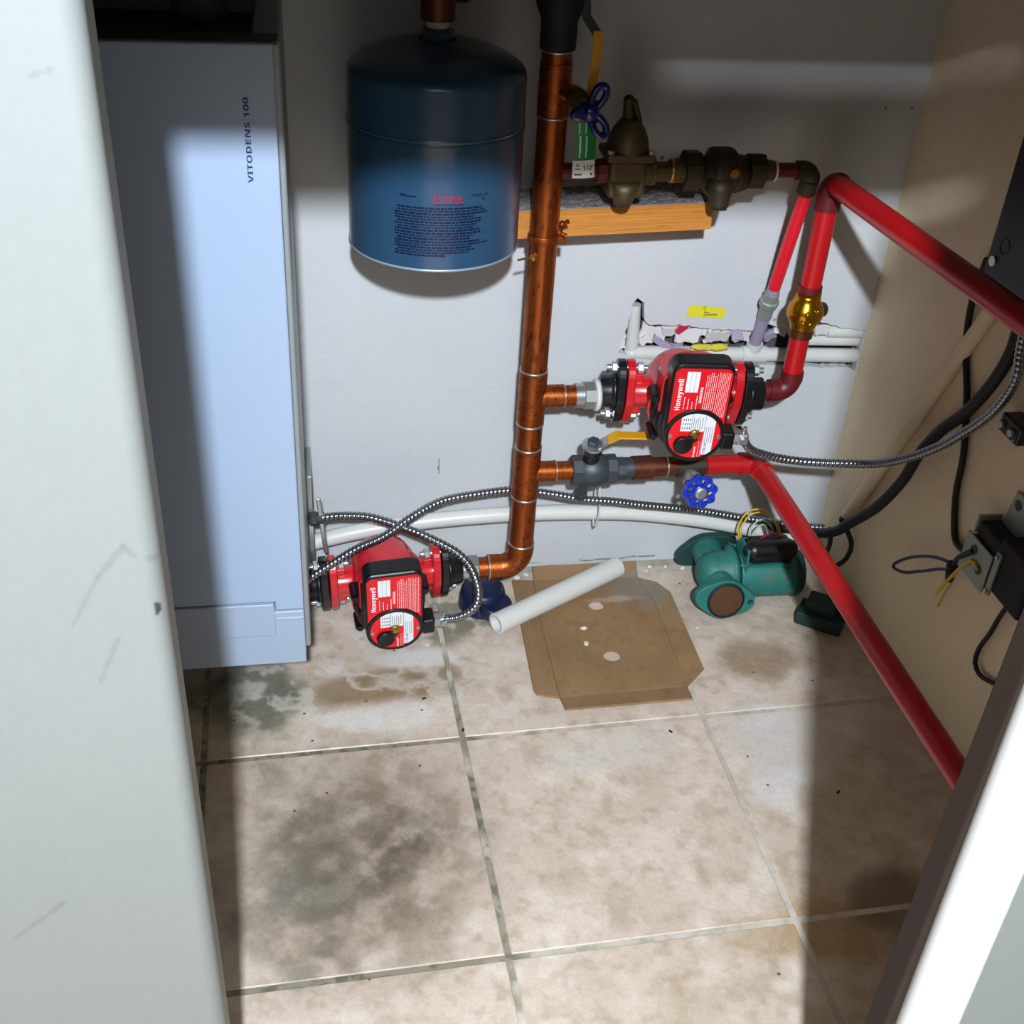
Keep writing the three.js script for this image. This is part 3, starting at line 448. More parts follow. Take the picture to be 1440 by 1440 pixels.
{
  const g = worldThing('valve_tag', 'green paper tag with white end hanging below the blue wing handle', 'tag', [0.149, 0.742, 0.146]);
  const tg = canvas(128, 256, (c, w, h) => { c.fillStyle = '#0b7a3a'; c.fillRect(0, 0, w, h); c.fillStyle = '#bfe0c6'; for (const x of [22, 60]) { c.fillRect(x, 8, 7, 100); c.fillRect(x + 4, 118, 7, 120); c.fillRect(x + 12, 118, 3, 90); } });
  const wl = canvas(256, 200, (c, w, h) => { c.fillStyle = '#d9dcd8'; c.fillRect(0, 0, w, h); c.fillStyle = '#16181c'; c.font = 'bold 74px sans-serif'; c.fillText('1/2"', 112, 110); c.font = 'bold 54px sans-serif'; c.fillText('6', 40, 70); c.fillRect(28, 92, 60, 10); c.fillRect(20, 150, 84, 16); c.fillRect(206, 146, 22, 26); });
  const bendG = (w, y1, y0, z0, zc) => { const q = new THREE.PlaneGeometry(w, y1 - y0, 6, 10).toNonIndexed(); const p = q.attributes.position; for (let i = 0; i < p.count; i++) { const k = p.getX(i) / w; p.setZ(i, zc - 0.004 * k * k * 4 * 0.6); } q.translate(0, (y0 + y1) / 2, 0); q.computeVertexNormals(); return q; };
  const mk = (w, y1, y0, x, z, m, n, l) => { const f = bendG(w, y1, y0, 0, 0), b = bendG(w, y1, y0, 0, 0); { const p = b.attributes.position.array; for (let i = 0; i < p.length; i += 9) for (let k = 0; k < 3; k++) { const s = p[i + 3 + k]; p[i + 3 + k] = p[i + 6 + k]; p[i + 6 + k] = s; } b.translate(0, 0, -0.0004); const uv = b.attributes.uv.array; for (let i = 0; i < uv.length; i += 6) for (let k = 0; k < 2; k++) { const s = uv[i + 2 + k]; uv[i + 2 + k] = uv[i + 4 + k]; uv[i + 4 + k] = s; } b.computeVertexNormals(); } const e = [f, b]; e.forEach((q) => { q.rotateZ(0.06); q.translate(x, 0, z); }); return part(g, n, e, m, l); };
  mk(0.0245, 0.748, 0.695, 0.194, 0.149, M(0xffffff, 0.35, 0, { map: tg }), 'green_tag', 'green tag with white print');
  mk(0.0260, 0.696, 0.6755, 0.1925, 0.150, M(0xffffff, 0.6, 0, { map: wl }), 'size_label', 'white label printed 1/2"');
}
{ // pressure reducing valve
  const y = 0.667, x = 0.214, z = RZ;
  const t = worldThing('pressure_regulator', 'bell-shaped bronze pressure reducing valve above the wooden shelf', 'valve', [x, 0.63, z]);
  part(t, 'body', [box(x - 0.024, x + 0.022, 0.640, 0.686, z - 0.022, z + 0.022, 0.006), lathe([[0, 0], [0.011, 0], [0.015, 0.012], [0.020, 0.03], [0, 0.03]], [x - 0.003, 0.632, z + 0.016], [0, 1, 0.1], 8)], mats.bronze);
  part(t, 'bonnet_flange', [box(x - 0.029, x + 0.029, 0.684, 0.694, z - 0.026, z + 0.026, 0.003)], mats.bronze);
  part(t, 'bell', lathe([[0.026, 0], [0.0255, 0.006], [0.0235, 0.016], [0.019, 0.026], [0.013, 0.034], [0.0095, 0.038], [0, 0.039]], [x, 0.692, z], [0, 1, 0]), mats.bronze);
  for (const s of [-1, 1]) part(t, 'screw', hex([x + s * 0.0245, 0.693, z + 0.021], [x + s * 0.0245, 0.698, z + 0.021], 0.0042), mats.zinc);
  part(t, 'stem', [rod([x - 0.002, 0.728, z], [x - 0.004, 0.748, z], 0.0075, 0.006), lathe([[0, 0], [0.0062, 0.0], [0.0066, 0.005], [0.004, 0.009], [0, 0.010]], [x - 0.004, 0.746, z], [0, 1, 0])], mats.bronzeDark);
  { const q = new RoundedBoxGeometry(0.006, 0.028, 0.008, 2, 0.002); q.rotateZ(0.35); q.translate(x + 0.0065, 0.738, z + 0.002); part(t, 'relief_lever', q, mats.bronzeDark); }
  part(t, 'inlet', [hex([x - 0.020, y, z], [x - 0.036, y, z], 0.015, 8), rod([x - 0.03, y, z], [RX + 0.010, y, z], 0.0095)], mats.redDark, 'red-brown pipe to the riser');
  part(t, 'outlet', [rod([x + 0.018, y, z], [0.2445, y, z], 0.0155), hex([0.244, y, z], [0.2505, y, z], 0.0175, 8)], mats.bronze);
  part(t, 'nipple', [rod([0.250, y, z], [0.277, y, z], 0.0115)], mats.bronze);
}
{ // backflow preventer with union nuts
  const y = 0.668, z = RZ;
  const t = worldThing('backflow_preventer', 'dark bronze backflow preventer with union nuts beyond the bell-shaped valve', 'valve', [0.335, 0.63, z]);
  part(t, 'joint_ring', band([0.2715, y, z], [1, 0, 0], 0.0145, 0.005), mats.brass, 'pale brass joint ring');
  part(t, 'tail', rod([0.273, y, z], [0.288, y, z], 0.0145), mats.bronze);
  part(t, 'union_nut', hex([0.286, y, z], [0.306, y, z], 0.0245, 8, 0.3), mats.bronzeDark);
  part(t, 'body', [lathe([[0, 0], [0.017, 0], [0.018, 0.010], [0.0275, 0.014], [0.0285, 0.020], [0.0285, 0.036], [0.0265, 0.042], [0.020, 0.048], [0.018, 0.062], [0, 0.062]], [0.306, y, z], [1, 0, 0]), lathe([[0, 0], [0.010, 0.0], [0.012, 0.006], [0.015, 0.02], [0.020, 0.036], [0, 0.04]], [0.331, 0.626, z + 0.020], [0.02, 1, -0.25], 20), lathe([[0, 0], [0.013, 0], [0.016, 0.03], [0, 0.03]], [0.357, 0.648, z + 0.010], [-0.35, 1, -0.2], 16)], mats.bronzeDark);
  part(t, 'test_plug', rod([0.341, y + 0.006, z + 0.026], [0.341, y + 0.006, z + 0.031], 0.0055), mats.brass);
  part(t, 'end_nut', hex([0.3675, y, z], [0.388, y, z], 0.0215, 8, 0.2), mats.bronzeDark);
  part(t, 'end_tail', [rod([0.387, y, z], [0.401, y, z], 0.0145, 0.0125)], mats.bronze);
  part(t, 'tape_ring', band([0.4025, y, z], [1, 0, 0], 0.0125, 0.004), mats.tape, 'white tape ring');
}
// ---------------------------------------------------------------- wooden block shelf
{
  const t = worldThing('wooden_shelf', 'short yellow wood block shelf with dusty top fixed behind the riser', 'shelf', [0.208, 0.58, 0.05]);
  const x0 = 0.0835, x1 = 0.3395, g = new THREE.BoxGeometry(x1 - x0, 0.0345, 0.0800); { const uv = g.attributes.uv; for (let i = 0; i < uv.count; i++) uv.setXY(i, uv.getX(i), uv.getY(i) * 0.5); }
  g.rotateZ(0.046); g.translate((x0 + x1) / 2, 0.5985, 0.0404); part(t, 'board', g, mats.wood);
  const d = box(-(x1 - x0) / 2 + 0.001, (x1 - x0) / 2 - 0.001, 0.0172, 0.0184, -0.0395, 0.0393, 0.0005); d.rotateZ(0.046); d.translate((x0 + x1) / 2, 0.5985, 0.0404); part(t, 'dust_layer', d, mats.dust, 'grey dust and plaster grit');
}
// ---------------------------------------------------------------- red pipes
const ZP = 0.10;
{ // thin bright one leaning back into the torn slot
  const t = worldThing('thin_red_pipe', 'thin bright red pipe dropping from the backflow preventer into the wall slot', 'pipe', [0.453, 0.38, 0.03]);
  part(t, 'supply', rod([0.403, 0.669, ZP], [0.442, 0.669, ZP], 0.0092), mats.redDark);
  part(t, 'elbow', [bend([0.4515, 0.669, ZP], [-1, 0, 0], [0, -1, 0], 0.012, 0.0118), rod([0.4515, 0.658, ZP], [0.4520, 0.640, ZP - 0.006], 0.0118), rod([0.441, 0.669, ZP], [0.431, 0.669, ZP], 0.0118)], mats.bronzeDark);
  part(t, 'red_run', rod([0.4520, 0.648, ZP - 0.003], [0.4605, 0.488, 0.036], 0.0088), mats.redBright);
  part(t, 'stained_end', rod([0.4605, 0.490, 0.0365], [0.4612, 0.474, 0.030], 0.0089), mats.purple, 'purple primer-stained end');
  part(t, 'grey_adapter', [rod([0.4610, 0.478, 0.0315], [0.4616, 0.466, 0.027], 0.0105), hex([0.4615, 0.467, 0.0275], [0.4622, 0.456, 0.023], 0.0135, 8), rod([0.4620, 0.458, 0.024], [0.4632, 0.436, 0.0155], 0.0100)], mats.plate, 'grey threaded adapter');
  part(t, 'lower_stub', rod([0.4630, 0.440, 0.017], [0.4660, 0.372, -0.010], 0.0088), mats.purple);
}
const BX = 0.4815;
{
  const t = worldThing('red_riser_pipe', 'dark red pipe rising from the upper pump and turning along the right wall', 'pipe', [BX, 0.364, ZP]);
  part(t, 'tail', [rod([0.428, 0.364, ZP], [0.462, 0.364, ZP], 0.0125)], mats.redDark);
  part(t, 'elbow', [bend([BX, 0.364, ZP], [-1, 0, 0], [0, 1, 0], 0.019, 0.0150), rod([BX, 0.380, ZP], [BX, 0.394, ZP], 0.0158), rod([0.464, 0.364, ZP], [0.452, 0.364, ZP], 0.0158)], mats.redDark);
  part(t, 'lower_run', rod([BX, 0.392, ZP], [BX, 0.455, ZP], 0.0135), mats.redPipe);
  part(t, 'upper_run', rod([BX, 0.512, ZP], [BX, 0.632, ZP], 0.0137), mats.redPipe);
  part(t, 'elbow', [bend([BX, 0.655, ZP], [0, -1, 0], [0.1, 0, 1], 0.018, 0.0158), rod([BX, 0.640, ZP], [BX, 0.620, ZP], 0.0162)], mats.redDark);
  part(t, 'long_run', [rod([BX + 0.001, 0.655, ZP + 0.010], [0.537, 0.655, 0.9655], 0.0142, 0.0142, 28)], mats.redPipe);
}
{
  const t = worldThing('check_valve', 'shiny brass check valve in the dark red riser pipe', 'valve', [BX, 0.453, ZP]);
  part(t, 'body', lathe([[0, 0], [0.0155, 0], [0.017, 0.006], [0.019, 0.012], [0.0235, 0.020], [0.0245, 0.027], [0.023, 0.035], [0.0185, 0.042], [0.0165, 0.048], [0.0165, 0.056], [0, 0.056]], [BX, 0.454, ZP], [0, 1, 0]), mats.gold);
  part(t, 'collar', [rod([BX, 0.505, ZP], [BX, 0.518, ZP], 0.0158)], mats.redDark);
  part(t, 'collar', [rod([BX, 0.446, ZP], [BX, 0.458, ZP], 0.0162)], mats.copperDark);
  part(t, 'side_boss', [rod([BX + 0.01, 0.482, ZP - 0.004], [BX + 0.030, 0.478, ZP - 0.012], 0.012, 0.010), rod([BX + 0.029, 0.479, ZP - 0.011], [BX + 0.033, 0.478, ZP - 0.012], 0.006)], mats.bronzeDark);
  for (const [dx, dy] of [[-0.006, 0.030], [0.007, 0.034], [0.0, 0.016], [-0.010, 0.018]]) part(t, 'boss', new THREE.SphereGeometry(0.0038, 10, 8).translate(BX + dx, 0.456 + dy, ZP + 0.0215), mats.gold);
}
{
  const t = worldThing('red_floor_pipe', 'long red pipe running forward low along the right side of the floor', 'pipe', [0.457, YL, ZP]);
  part(t, 'adapter', [hex([0.247, YL, RZ], [0.262, YL, RZ], 0.0165, 8), rod([0.260, YL, RZ], [0.274, YL, RZ], 0.0155)], mats.ironGrey);
  part(t, 'coupling', rod([0.272, YL, RZ], [0.300, YL, RZ], 0.0172), mats.copperDark);
  part(t, 'brown_pipe', rod([0.298, YL, RZ], [0.380, YL, RZ], 0.0138), mats.copperDark);
  part(t, 'solder_ring', band([0.322, YL, RZ], [1, 0, 0], 0.0146, 0.003), mats.solder);
  part(t, 'tee', [rod([0.336, YL, RZ], [0.376, YL, RZ], 0.0155)], mats.bronzeDark);
  part(t, 'red_run', rod([0.378, YL, RZ], [0.440, YL, RZ], 0.0138), mats.redPipe);
  part(t, 'elbow', [bend([0.457, YL, ZP], [-1, 0, 0], [0, 0, 1], 0.019, 0.0158), rod([0.442, YL, ZP], [0.430, YL, ZP], 0.0165), rod([0.457, YL, ZP + 0.016], [0.457, YL, ZP + 0.028], 0.0162)], mats.redPipe);
  part(t, 'long_run', rod([0.457, YL, ZP + 0.020], [0.4607, YL, 0.9655], 0.0140, 0.0140, 28), mats.redPipe);
}
{ // drain valve with round blue handwheel
  const t = worldThing('drain_valve', 'small drain valve with scalloped bright blue handwheel on the lower pipe', 'valve', [0.354, YL, RZ]);
  part(t, 'body', [lathe([[0, 0], [0.0115, 0], [0.0115, 0.010], [0.0135, 0.014], [0.0135, 0.022], [0.010, 0.028], [0.0075, 0.046], [0, 0.046]], [0.354, YL - 0.006, RZ + 0.008], [0.02, -0.12, 1])], mats.zinc);
  const s = new THREE.Shape(), n = 96; for (let i = 0; i <= n; i++) { const a = i / n * Math.PI * 2, r = 0.0235 + 0.0018 * Math.cos(8 * a); i ? s.lineTo(r * Math.cos(a), r * Math.sin(a)) : s.moveTo(r, 0); }
  for (let i = 0; i < 8; i++) { const a = (i + 0.5) / 8 * Math.PI * 2, h = new THREE.Path(); h.absellipse(0.0148 * Math.cos(a), 0.0148 * Math.sin(a), 0.0030, 0.0030, 0, Math.PI * 2, true); s.holes.push(h); }
  const wg = extrude(s, 0.008, 0.002, 3, 10);
  const w = meshOf([wg, lathe([[0.012, 0.006], [0.011, 0.010], [0.0085, 0.012], [0, 0.012]], [0, 0, 0], [0, 0, 1])], mats.blue); w.name = 'handwheel'; w.userData.label = 'bright blue scalloped handwheel';
  w.position.set(0.356 - t.position.x, 0.2385 - t.position.y, 0.152 - t.position.z); w.rotation.set(-0.22, -0.1, 0.2); t.add(w);
  const nut = meshOf([lathe([[0.0085, 0], [0.0085, 0.0015], [0.0065, 0.003], [0.0, 0.003]], [0, 0, 0.0115], [0, 0, 1]), hex([0, 0, 0.012], [0, 0, 0.017], 0.0052)], mats.zinc); nut.name = 'hub_nut'; w.add(nut);
}
// ---------------------------------------------------------------- circulator pumps (local frame: x along the pipe, z towards the motor face)
const pumpLabel = canvas(700, 1085, (c, w, h) => {               // covers x -0.05..0.05, y -0.05..0.105
  const X = (x) => (x + 0.05) / 0.1 * w, Y = (y) => (0.105 - y) / 0.155 * h, U = (y) => 0.02 + (y - 0.02) * 1.3;
  c.fillStyle = '#d8141e'; c.fillRect(0, 0, w, h);
  const up = (s, x, y, px, bold = true, col = '#f2ecea', max) => { c.save(); c.translate(X(x), Y(y)); c.rotate(-Math.PI / 2); c.fillStyle = col; c.font = (bold ? 'bold ' : '') + px + 'px sans-serif'; c.textAlign = 'left'; c.fillText(s, 0, 0, max); c.restore(); };
  up('Honeywell', -0.0245, U(0.033), 66, true, '#f6efee', 330);
  c.fillStyle = '#e6e6e8'; c.fillRect(X(-0.0215), Y(U(0.077)), X(-0.005) - X(-0.0215), Y(U(0.054)) - Y(U(0.077))); c.fillStyle = '#8d8f96'; for (const x of [-0.016, -0.0105]) c.fillRect(X(x), Y(U(0.077)), 3, Y(U(0.054)) - Y(U(0.077)));
  seed = 12;
  const lines = (x0, x1, y0, y1, n, th, rag = 0.25) => { for (let i = 0; i < n; i++) { const x = X(x0 + (x1 - x0) * i / Math.max(1, n - 1)); let y = Y(y0); const e = Y(y1) + rnd() * rag * (Y(y0) - Y(y1)); c.fillStyle = '#f0d6d6'; while (y > e) { const l = 10 + rnd() * 40; c.fillRect(x, Math.max(e, y - l), th, Math.min(l, y - e)); y -= l + 5; } } };
  lines(-0.0205, -0.005, U(0.035), U(0.051), 4, 7, 0.5);
  up('\u25B2', 0.0015, U(0.035), 34); up('WARNING', 0.0015, U(0.042), 34, true, '#f6efee', 260);
  lines(0.004, 0.0165, U(0.034), U(0.077), 6, 6, 0.1); lines(0.0195, 0.0325, U(0.026), U(0.078), 7, 5, 0.05);
  // round speed plate
  c.save(); c.beginPath(); c.translate(X(0), Y(0)); c.scale(0.91, 0.91); c.translate(-X(0), -Y(0)); c.beginPath(); c.arc(X(0), Y(0), X(0.0372) - X(0), 0, Math.PI * 2); c.clip(); c.fillStyle = '#e0181f'; c.fillRect(X(-0.04), Y(0.04), X(0.04) - X(-0.04), Y(-0.04) - Y(0.04));
  c.fillStyle = '#e2e4e8'; c.fillRect(X(-0.0215), Y(0.04), X(0.0125) - X(-0.0215), Y(0.008) - Y(0.04)); c.fillRect(X(0.0125), Y(0.04), X(0.0275) - X(0.0125), Y(-0.031) - Y(0.04));
  c.fillStyle = '#6b6e78'; c.fillRect(X(-0.0065), Y(0.04), 4, Y(0.008) - Y(0.04)); c.fillRect(X(0.0125), Y(0.04), 4, Y(-0.03) - Y(0.04));
  c.fillStyle = '#4a4c55'; for (let i = 0; i < 4; i++) for (let j = 0; j < 3; j++) c.fillRect(X(-0.019 + 0.0032 * i), Y(0.029 - 0.007 * j), 9, 26);
  for (let i = 0; i < 5; i++) c.fillRect(X(-0.004 + 0.0031 * i), Y(0.031 - (i % 2) * 0.003), 5, 130); for (let i = 0; i < 4; i++) c.fillRect(X(0.0155 + 0.003 * i), Y(0.016), 4, 190);
  c.restore();
  up('Honeywell', 0.0045, -0.033, 26, true, '#f6efee', 120); up('c UL us', 0.0172, -0.026, 34, true, '#30323a', 110);
  lines(0.0075, 0.0105, -0.032, -0.006, 2, 4, 0.1);
});
const labelMat = M(0xffffff, 0.34, 0, { map: pumpLabel });
function planarUV(g) { g = clean(g); const p = g.attributes.position, uv = g.attributes.uv; for (let i = 0; i < p.count; i++) uv.setXY(i, (p.getX(i) + 0.05) / 0.1, (p.getY(i) + 0.05) / 0.155); return g; }
function makePump(label) {
  const t = thing('circulator_pump', label, 'pump', [0, 0, 0], 'red circulator pumps on the copper riser');
  const F = 0.0785;                                            // outer face of the pump's flanges
  part(t, 'volute', [
    lathe([[0, -0.046], [0.030, -0.046], [0.042, -0.040], [0.047, -0.026], [0.0485, 0.0], [0.0485, 0.034], [0.052, 0.036], [0.052, 0.046], [0, 0.046]], [0, 0.004, 0], [0, 0, 1], 40),
    lathe([[0.0215, 0], [0.0215, 0.02], [0.025, 0.035], [0.031, 0.05]], [F - 0.004, 0, 0], [-1, 0, 0]), lathe([[0.0215, 0], [0.0215, 0.02], [0.025, 0.035], [0.031, 0.05]], [-F + 0.004, 0, 0], [1, 0, 0]),
    lathe([[0, 0], [0.007, 0], [0.007, 0.004], [0, 0.005]], [-0.033, 0.043, 0.040], [-0.3, 1, 0.25], 12)], mats.redPump);
  const fl = (() => { const s = new THREE.Shape(), N = 64; for (let i = 0; i <= N; i++) { const a = i / N * Math.PI * 2, c = Math.cos(a), q = Math.sin(a); const r = 0.0285 + 0.0215 * Math.pow(Math.abs(q), 4); i ? s.lineTo(r * c, r * q) : s.moveTo(r * c, r * q); } return s; })();
  for (const s of [-1, 1]) {
    const g = extrude(fl, 0.011, 0.0015, 2).rotateY(Math.PI / 2).rotateX(0.12); g.translate(s > 0 ? F - 0.011 : -F, 0, 0);
    const web = new RoundedBoxGeometry(0.014, 0.062, 0.010, 2, 0.002); web.translate(s * (F - 0.017), 0, 0.004);
    part(t, 'flange', [g, web], mats.redPump);
    const k = extrude(fl, 0.011, 0.0015, 2).rotateY(Math.PI / 2).rotateX(0.12); k.translate(s > 0 ? F + 0.0015 : -F - 0.0125, 0, 0);
    part(t, 'companion_flange', [k, lathe([[0, 0], [0.0285, 0], [0.026, 0.007], [0.023, 0.010], [0.023, 0.022], [0.019, 0.024], [0, 0.024]], [s * (F + 0.010), 0, 0], [s, 0, 0], 28), hex([s * (F + 0.022), 0, 0], [s * (F + 0.034), 0, 0], 0.0185, 8)], mats.iron, 'black iron companion flange');
    for (const v of [-1, 1]) {
      const y = v * 0.0395, z = v * 0.0395 * 0.12;
      part(t, 'bolt', [rod([s * (F - 0.027), y, z], [s * (F + 0.027), y, z], 0.0043, 0.0043, 12), hex([s * (F - 0.022), y, z], [s * (F - 0.0135), y, z], 0.0078), hex([s * (F + 0.0135), y, z], [s * (F + 0.021), y, z], 0.0078)], mats.zinc);
    }
  }
  { const s = new THREE.Shape(); s.moveTo(-0.044, 0); s.lineTo(-0.0435, 0.064); s.quadraticCurveTo(-0.040, 0.075, -0.026, 0.081); s.quadraticCurveTo(0, 0.090, 0.026, 0.081); s.quadraticCurveTo(0.040, 0.075, 0.0435, 0.064); s.lineTo(0.044, 0); s.closePath();
    part(t, 'stator_cover', extrude(s, 0.040, 0.003, 2).translate(0, 0, 0.034), mats.redPump); }
  // motor housing and terminal box: keyhole outline
  const k = new THREE.Shape(), w = 0.0395, top = 0.1040, rc = 0.013; k.moveTo(-w, 0); k.lineTo(-w, top - rc); k.absarc(-w + rc, top - rc, rc, Math.PI, Math.PI / 2, true); k.lineTo(w - rc, top); k.absarc(w - rc, top - rc, rc, Math.PI / 2, 0, true); k.lineTo(w, 0); k.absarc(0, 0, w, 0, Math.PI, true);
  part(t, 'motor_housing', [extrude(k, 0.031, 0.004, 3, 24).translate(0, 0, 0.073), lathe([[0, 0], [0.0465, 0], [0.0465, 0.02], [0.043, 0.03], [0, 0.03]], [0, 0, 0.05], [0, 0, 1], 40), box(-0.0415, 0.0415, -0.01, 0.066, 0.055, 0.08, 0.004), lathe([[0, 0], [0.050, 0], [0.050, 0.012], [0.0465, 0.016], [0, 0.016]], [0, 0.002, 0.044], [0, 0, 1], 40), lathe([[0.0393, 0], [0.0393, 0.0056], [0.0386, 0.0066], [0.0352, 0.0066], [0.0346, 0.0060], [0, 0.0060]], [0, 0, 0.100], [0, 0, 1], 48)], mats.black, 'black motor housing with terminal box');
  for (const [x, y] of [[-0.048, 0.030], [0.048, 0.030], [-0.044, -0.028], [0.044, -0.028]]) part(t, 'housing_screw', [rod([x, y, 0.040], [x, y, 0.066], 0.0065, 0.0065, 12), hex([x, y, 0.066], [x, y, 0.070], 0.0048)], mats.black);
  const ls = new THREE.Shape(), a0 = 0.0362, t0 = 0.0985, r0 = 0.009, base = 0.0160, R0 = 0.0398; 
  ls.moveTo(-a0, base); ls.lineTo(-a0, t0 - r0); ls.absarc(-a0 + r0, t0 - r0, r0, Math.PI, Math.PI / 2, true); ls.lineTo(a0 - r0, t0); ls.absarc(a0 - r0, t0 - r0, r0, Math.PI / 2, 0, true); 
  for (let i = 0; i <= 20; i++) { const a = Math.acos(a0 / R0) + (Math.PI - 2 * Math.acos(a0 / R0)) * i / 20; ls.lineTo(R0 * Math.cos(a), R0 * Math.sin(a)); } ls.closePath();
  part(t, 'rating_label', planarUV(extrude(ls, 0.0008).translate(0, 0, 0.1038)), labelMat, 'red rating label with white Honeywell lettering');
  part(t, 'speed_plate', planarUV(lathe([[0.0338, 0], [0.0338, 0.0008], [0, 0.0008]], [0, 0, 0.1058], [0, 0, 1], 48)), labelMat, 'round red and white speed plate');
  part(t, 'speed_knob', [lathe([[0, 0.006], [0.011, 0.006], [0.0125, 0.0045], [0.0125, 0], [0, 0]], [-0.0135, -0.0125, 0.1066], [0, 0, 1], 24), (() => { const q = box(-0.012, 0.002, -0.006, 0.006, 0.1066, 0.1115, 0.002); q.rotateZ(0.75); return q; })()], mats.black);
  part(t, 'vent_screw', [lathe([[0, 0.004], [0.006, 0.0035], [0.0075, 0.0], [0, 0]], [0, 0.003, 0.1068], [0, 0, 1], 20), hex([0, 0.003, 0.110], [0, 0.003, 0.1124], 0.0042)], mats.brass, 'brass vent screw');
  for (const s of [-1, 1]) part(t, 'cover_screw', rod([s * 0.0315, 0, 0.1062], [s * 0.0315, 0, 0.1084], 0.0028, 0.0028, 10), mats.zinc);
  part(t, 'cable_gland', [box(0.040, 0.058, -0.030, -0.004, 0.066, 0.094, 0.004)], mats.black);
  part(t, 'conduit_clamp', [hex([0.056, -0.016, 0.081], [0.066, -0.0165, 0.081], 0.0115, 8), box(0.064, 0.078, -0.0255, -0.0085, 0.074, 0.090, 0.003), rod([0.071, -0.008, 0.083], [0.072, 0.0005, 0.084], 0.0026, 0.0026, 10), hex([0.071, -0.0165, 0.090], [0.071, -0.0165, 0.094], 0.005)], mats.zinc, 'zinc conduit clamp with screw');
  nest(t, 'motor_housing', ['housing_screw', 'rating_label', 'speed_plate', 'speed_knob', 'vent_screw', 'cover_screw', 'cable_gland']);
  return t;
}
const pumpA = makePump('red and black circulator pump on the upper copper branch below the torn wall slot');
pumpA.position.set(0.3265, YU + 0.0005, RZ); pumpA.rotation.set(0.07, -0.11, 0.012);
{
  const b = pumpA.clone(); b.name = numbered('circulator_pump'); b.userData = { label: 'red and black circulator pump just above the floor beside the boiler', category: 'pump', group: pumpA.userData.group };
  b.position.set(-0.0765, 0.083, 0.105); b.rotation.set(0.12, 0.07, 0.025); scene.add(b);
}
{ // pipe from the lower pump in under the boiler
  const t = worldThing('boiler_return_pipe', 'dark iron pipe from the lower pump in under the boiler', 'pipe', [-0.25, 0.078, 0.108]);
  part(t, 'nipple', rod([-0.185, 0.079, 0.109], [-0.235, 0.078, 0.110], 0.0155), mats.bronzeDark);
  part(t, 'elbow', bend([-0.262, 0.078, 0.110], [1, 0, 0], [0, 1, 0], 0.028, 0.0175), mats.copper);
  part(t, 'upright', rod([-0.262, 0.104, 0.110], [-0.262, 0.157, 0.110], 0.0155), mats.copper);
}
// ---------------------------------------------------------------- conduits and cables
single('flexible_conduit', flex([[-0.235, 0.066, 0.140], [-0.212, 0.085, 0.140], [-0.192, 0.102, 0.137], [-0.146, 0.131, 0.130], [-0.113, 0.150, 0.126], [-0.079, 0.163, 0.121], [-0.038, 0.181, 0.102], [0.006, 0.191, 0.080], [0.057, 0.194, 0.070], [0.110, 0.193, 0.062], [0.142, 0.188, 0.060], [0.185, 0.180, 0.062], [0.217, 0.172, 0.062], [0.261, 0.165, 0.060], [0.307, 0.154, 0.056], [0.405, 0.134, 0.050], [0.482, 0.116, 0.050], [0.566, 0.101, 0.055], [0.606, 0.100, 0.062]], 0.0062), mats.conduit, 'steel spiral conduit crossing the wall base from boiler to right corner behind riser', 'conduit', 'spiral metal conduits');
single('flexible_conduit', flex([[-0.160, 0.182, 0.0945], [-0.140, 0.186, 0.098], [-0.125, 0.187, 0.100], [-0.100, 0.185, 0.101], [-0.074, 0.177, 0.103], [-0.046, 0.169, 0.112], [-0.019, 0.165, 0.128], [0.020, 0.147, 0.142], [0.037, 0.134, 0.155], [0.046, 0.117, 0.165], [0.050, 0.098, 0.174], [0.046, 0.081, 0.180], [0.034, 0.069, 0.182], [0.018, 0.063, 0.183], [0.0, 0.062, 0.183]], 0.0062), mats.conduit, 'steel spiral conduit looping from the boiler bracket to the lower pump', 'conduit', 'spiral metal conduits');
single('flexible_conduit', flex([[0.385, 0.349, 0.176], [0.396, 0.334, 0.172], [0.412, 0.312, 0.167], [0.445, 0.296, 0.162], [0.480, 0.288, 0.162], [0.515, 0.286, 0.167], [0.550, 0.292, 0.182], [0.569, 0.303, 0.202], [0.578, 0.332, 0.243], [0.590, 0.360, 0.275], [0.600, 0.386, 0.299], [0.605, 0.419, 0.327], [0.610, 0.452, 0.352], [0.610, 0.478, 0.370], [0.610, 0.506, 0.383], [0.610, 0.529, 0.388], [0.610, 0.558, 0.380], [0.610, 0.608, 0.372]], 0.0062), mats.conduit, 'steel spiral conduit swinging from the upper pump to the dark electrical panel', 'conduit', 'spiral metal conduits');
single('black_cable', tube([[0.535, 0.084, 0.030], [0.565, 0.088, 0.045], [0.590, 0.100, 0.075], [0.600, 0.125, 0.108], [0.602, 0.160, 0.138], [0.606, 0.220, 0.188], [0.610, 0.252, 0.206], [0.613, 0.292, 0.225], [0.614, 0.339, 0.241], [0.614, 0.392, 0.272], [0.614, 0.447, 0.316], [0.614, 0.509, 0.349], [0.614, 0.547, 0.360], [0.614, 0.574, 0.360], [0.614, 0.609, 0.356]], 0.0078), mats.blackWire, 'thick black cable rising along the right wall to the dark panel', 'cable');
single('thin_cable', tube([[0.626, 0.609, 0.245], [0.626, 0.560, 0.240], [0.626, 0.508, 0.252], [0.626, 0.449, 0.287], [0.626, 0.385, 0.315], [0.626, 0.329, 0.326], [0.627, 0.281, 0.349], [0.625, 0.279, 0.362], [0.618, 0.292, 0.405], [0.614, 0.294, 0.413]], 0.0042), mats.blackWire, 'thin black cable hanging from panel to transformer on right wall', 'cable');
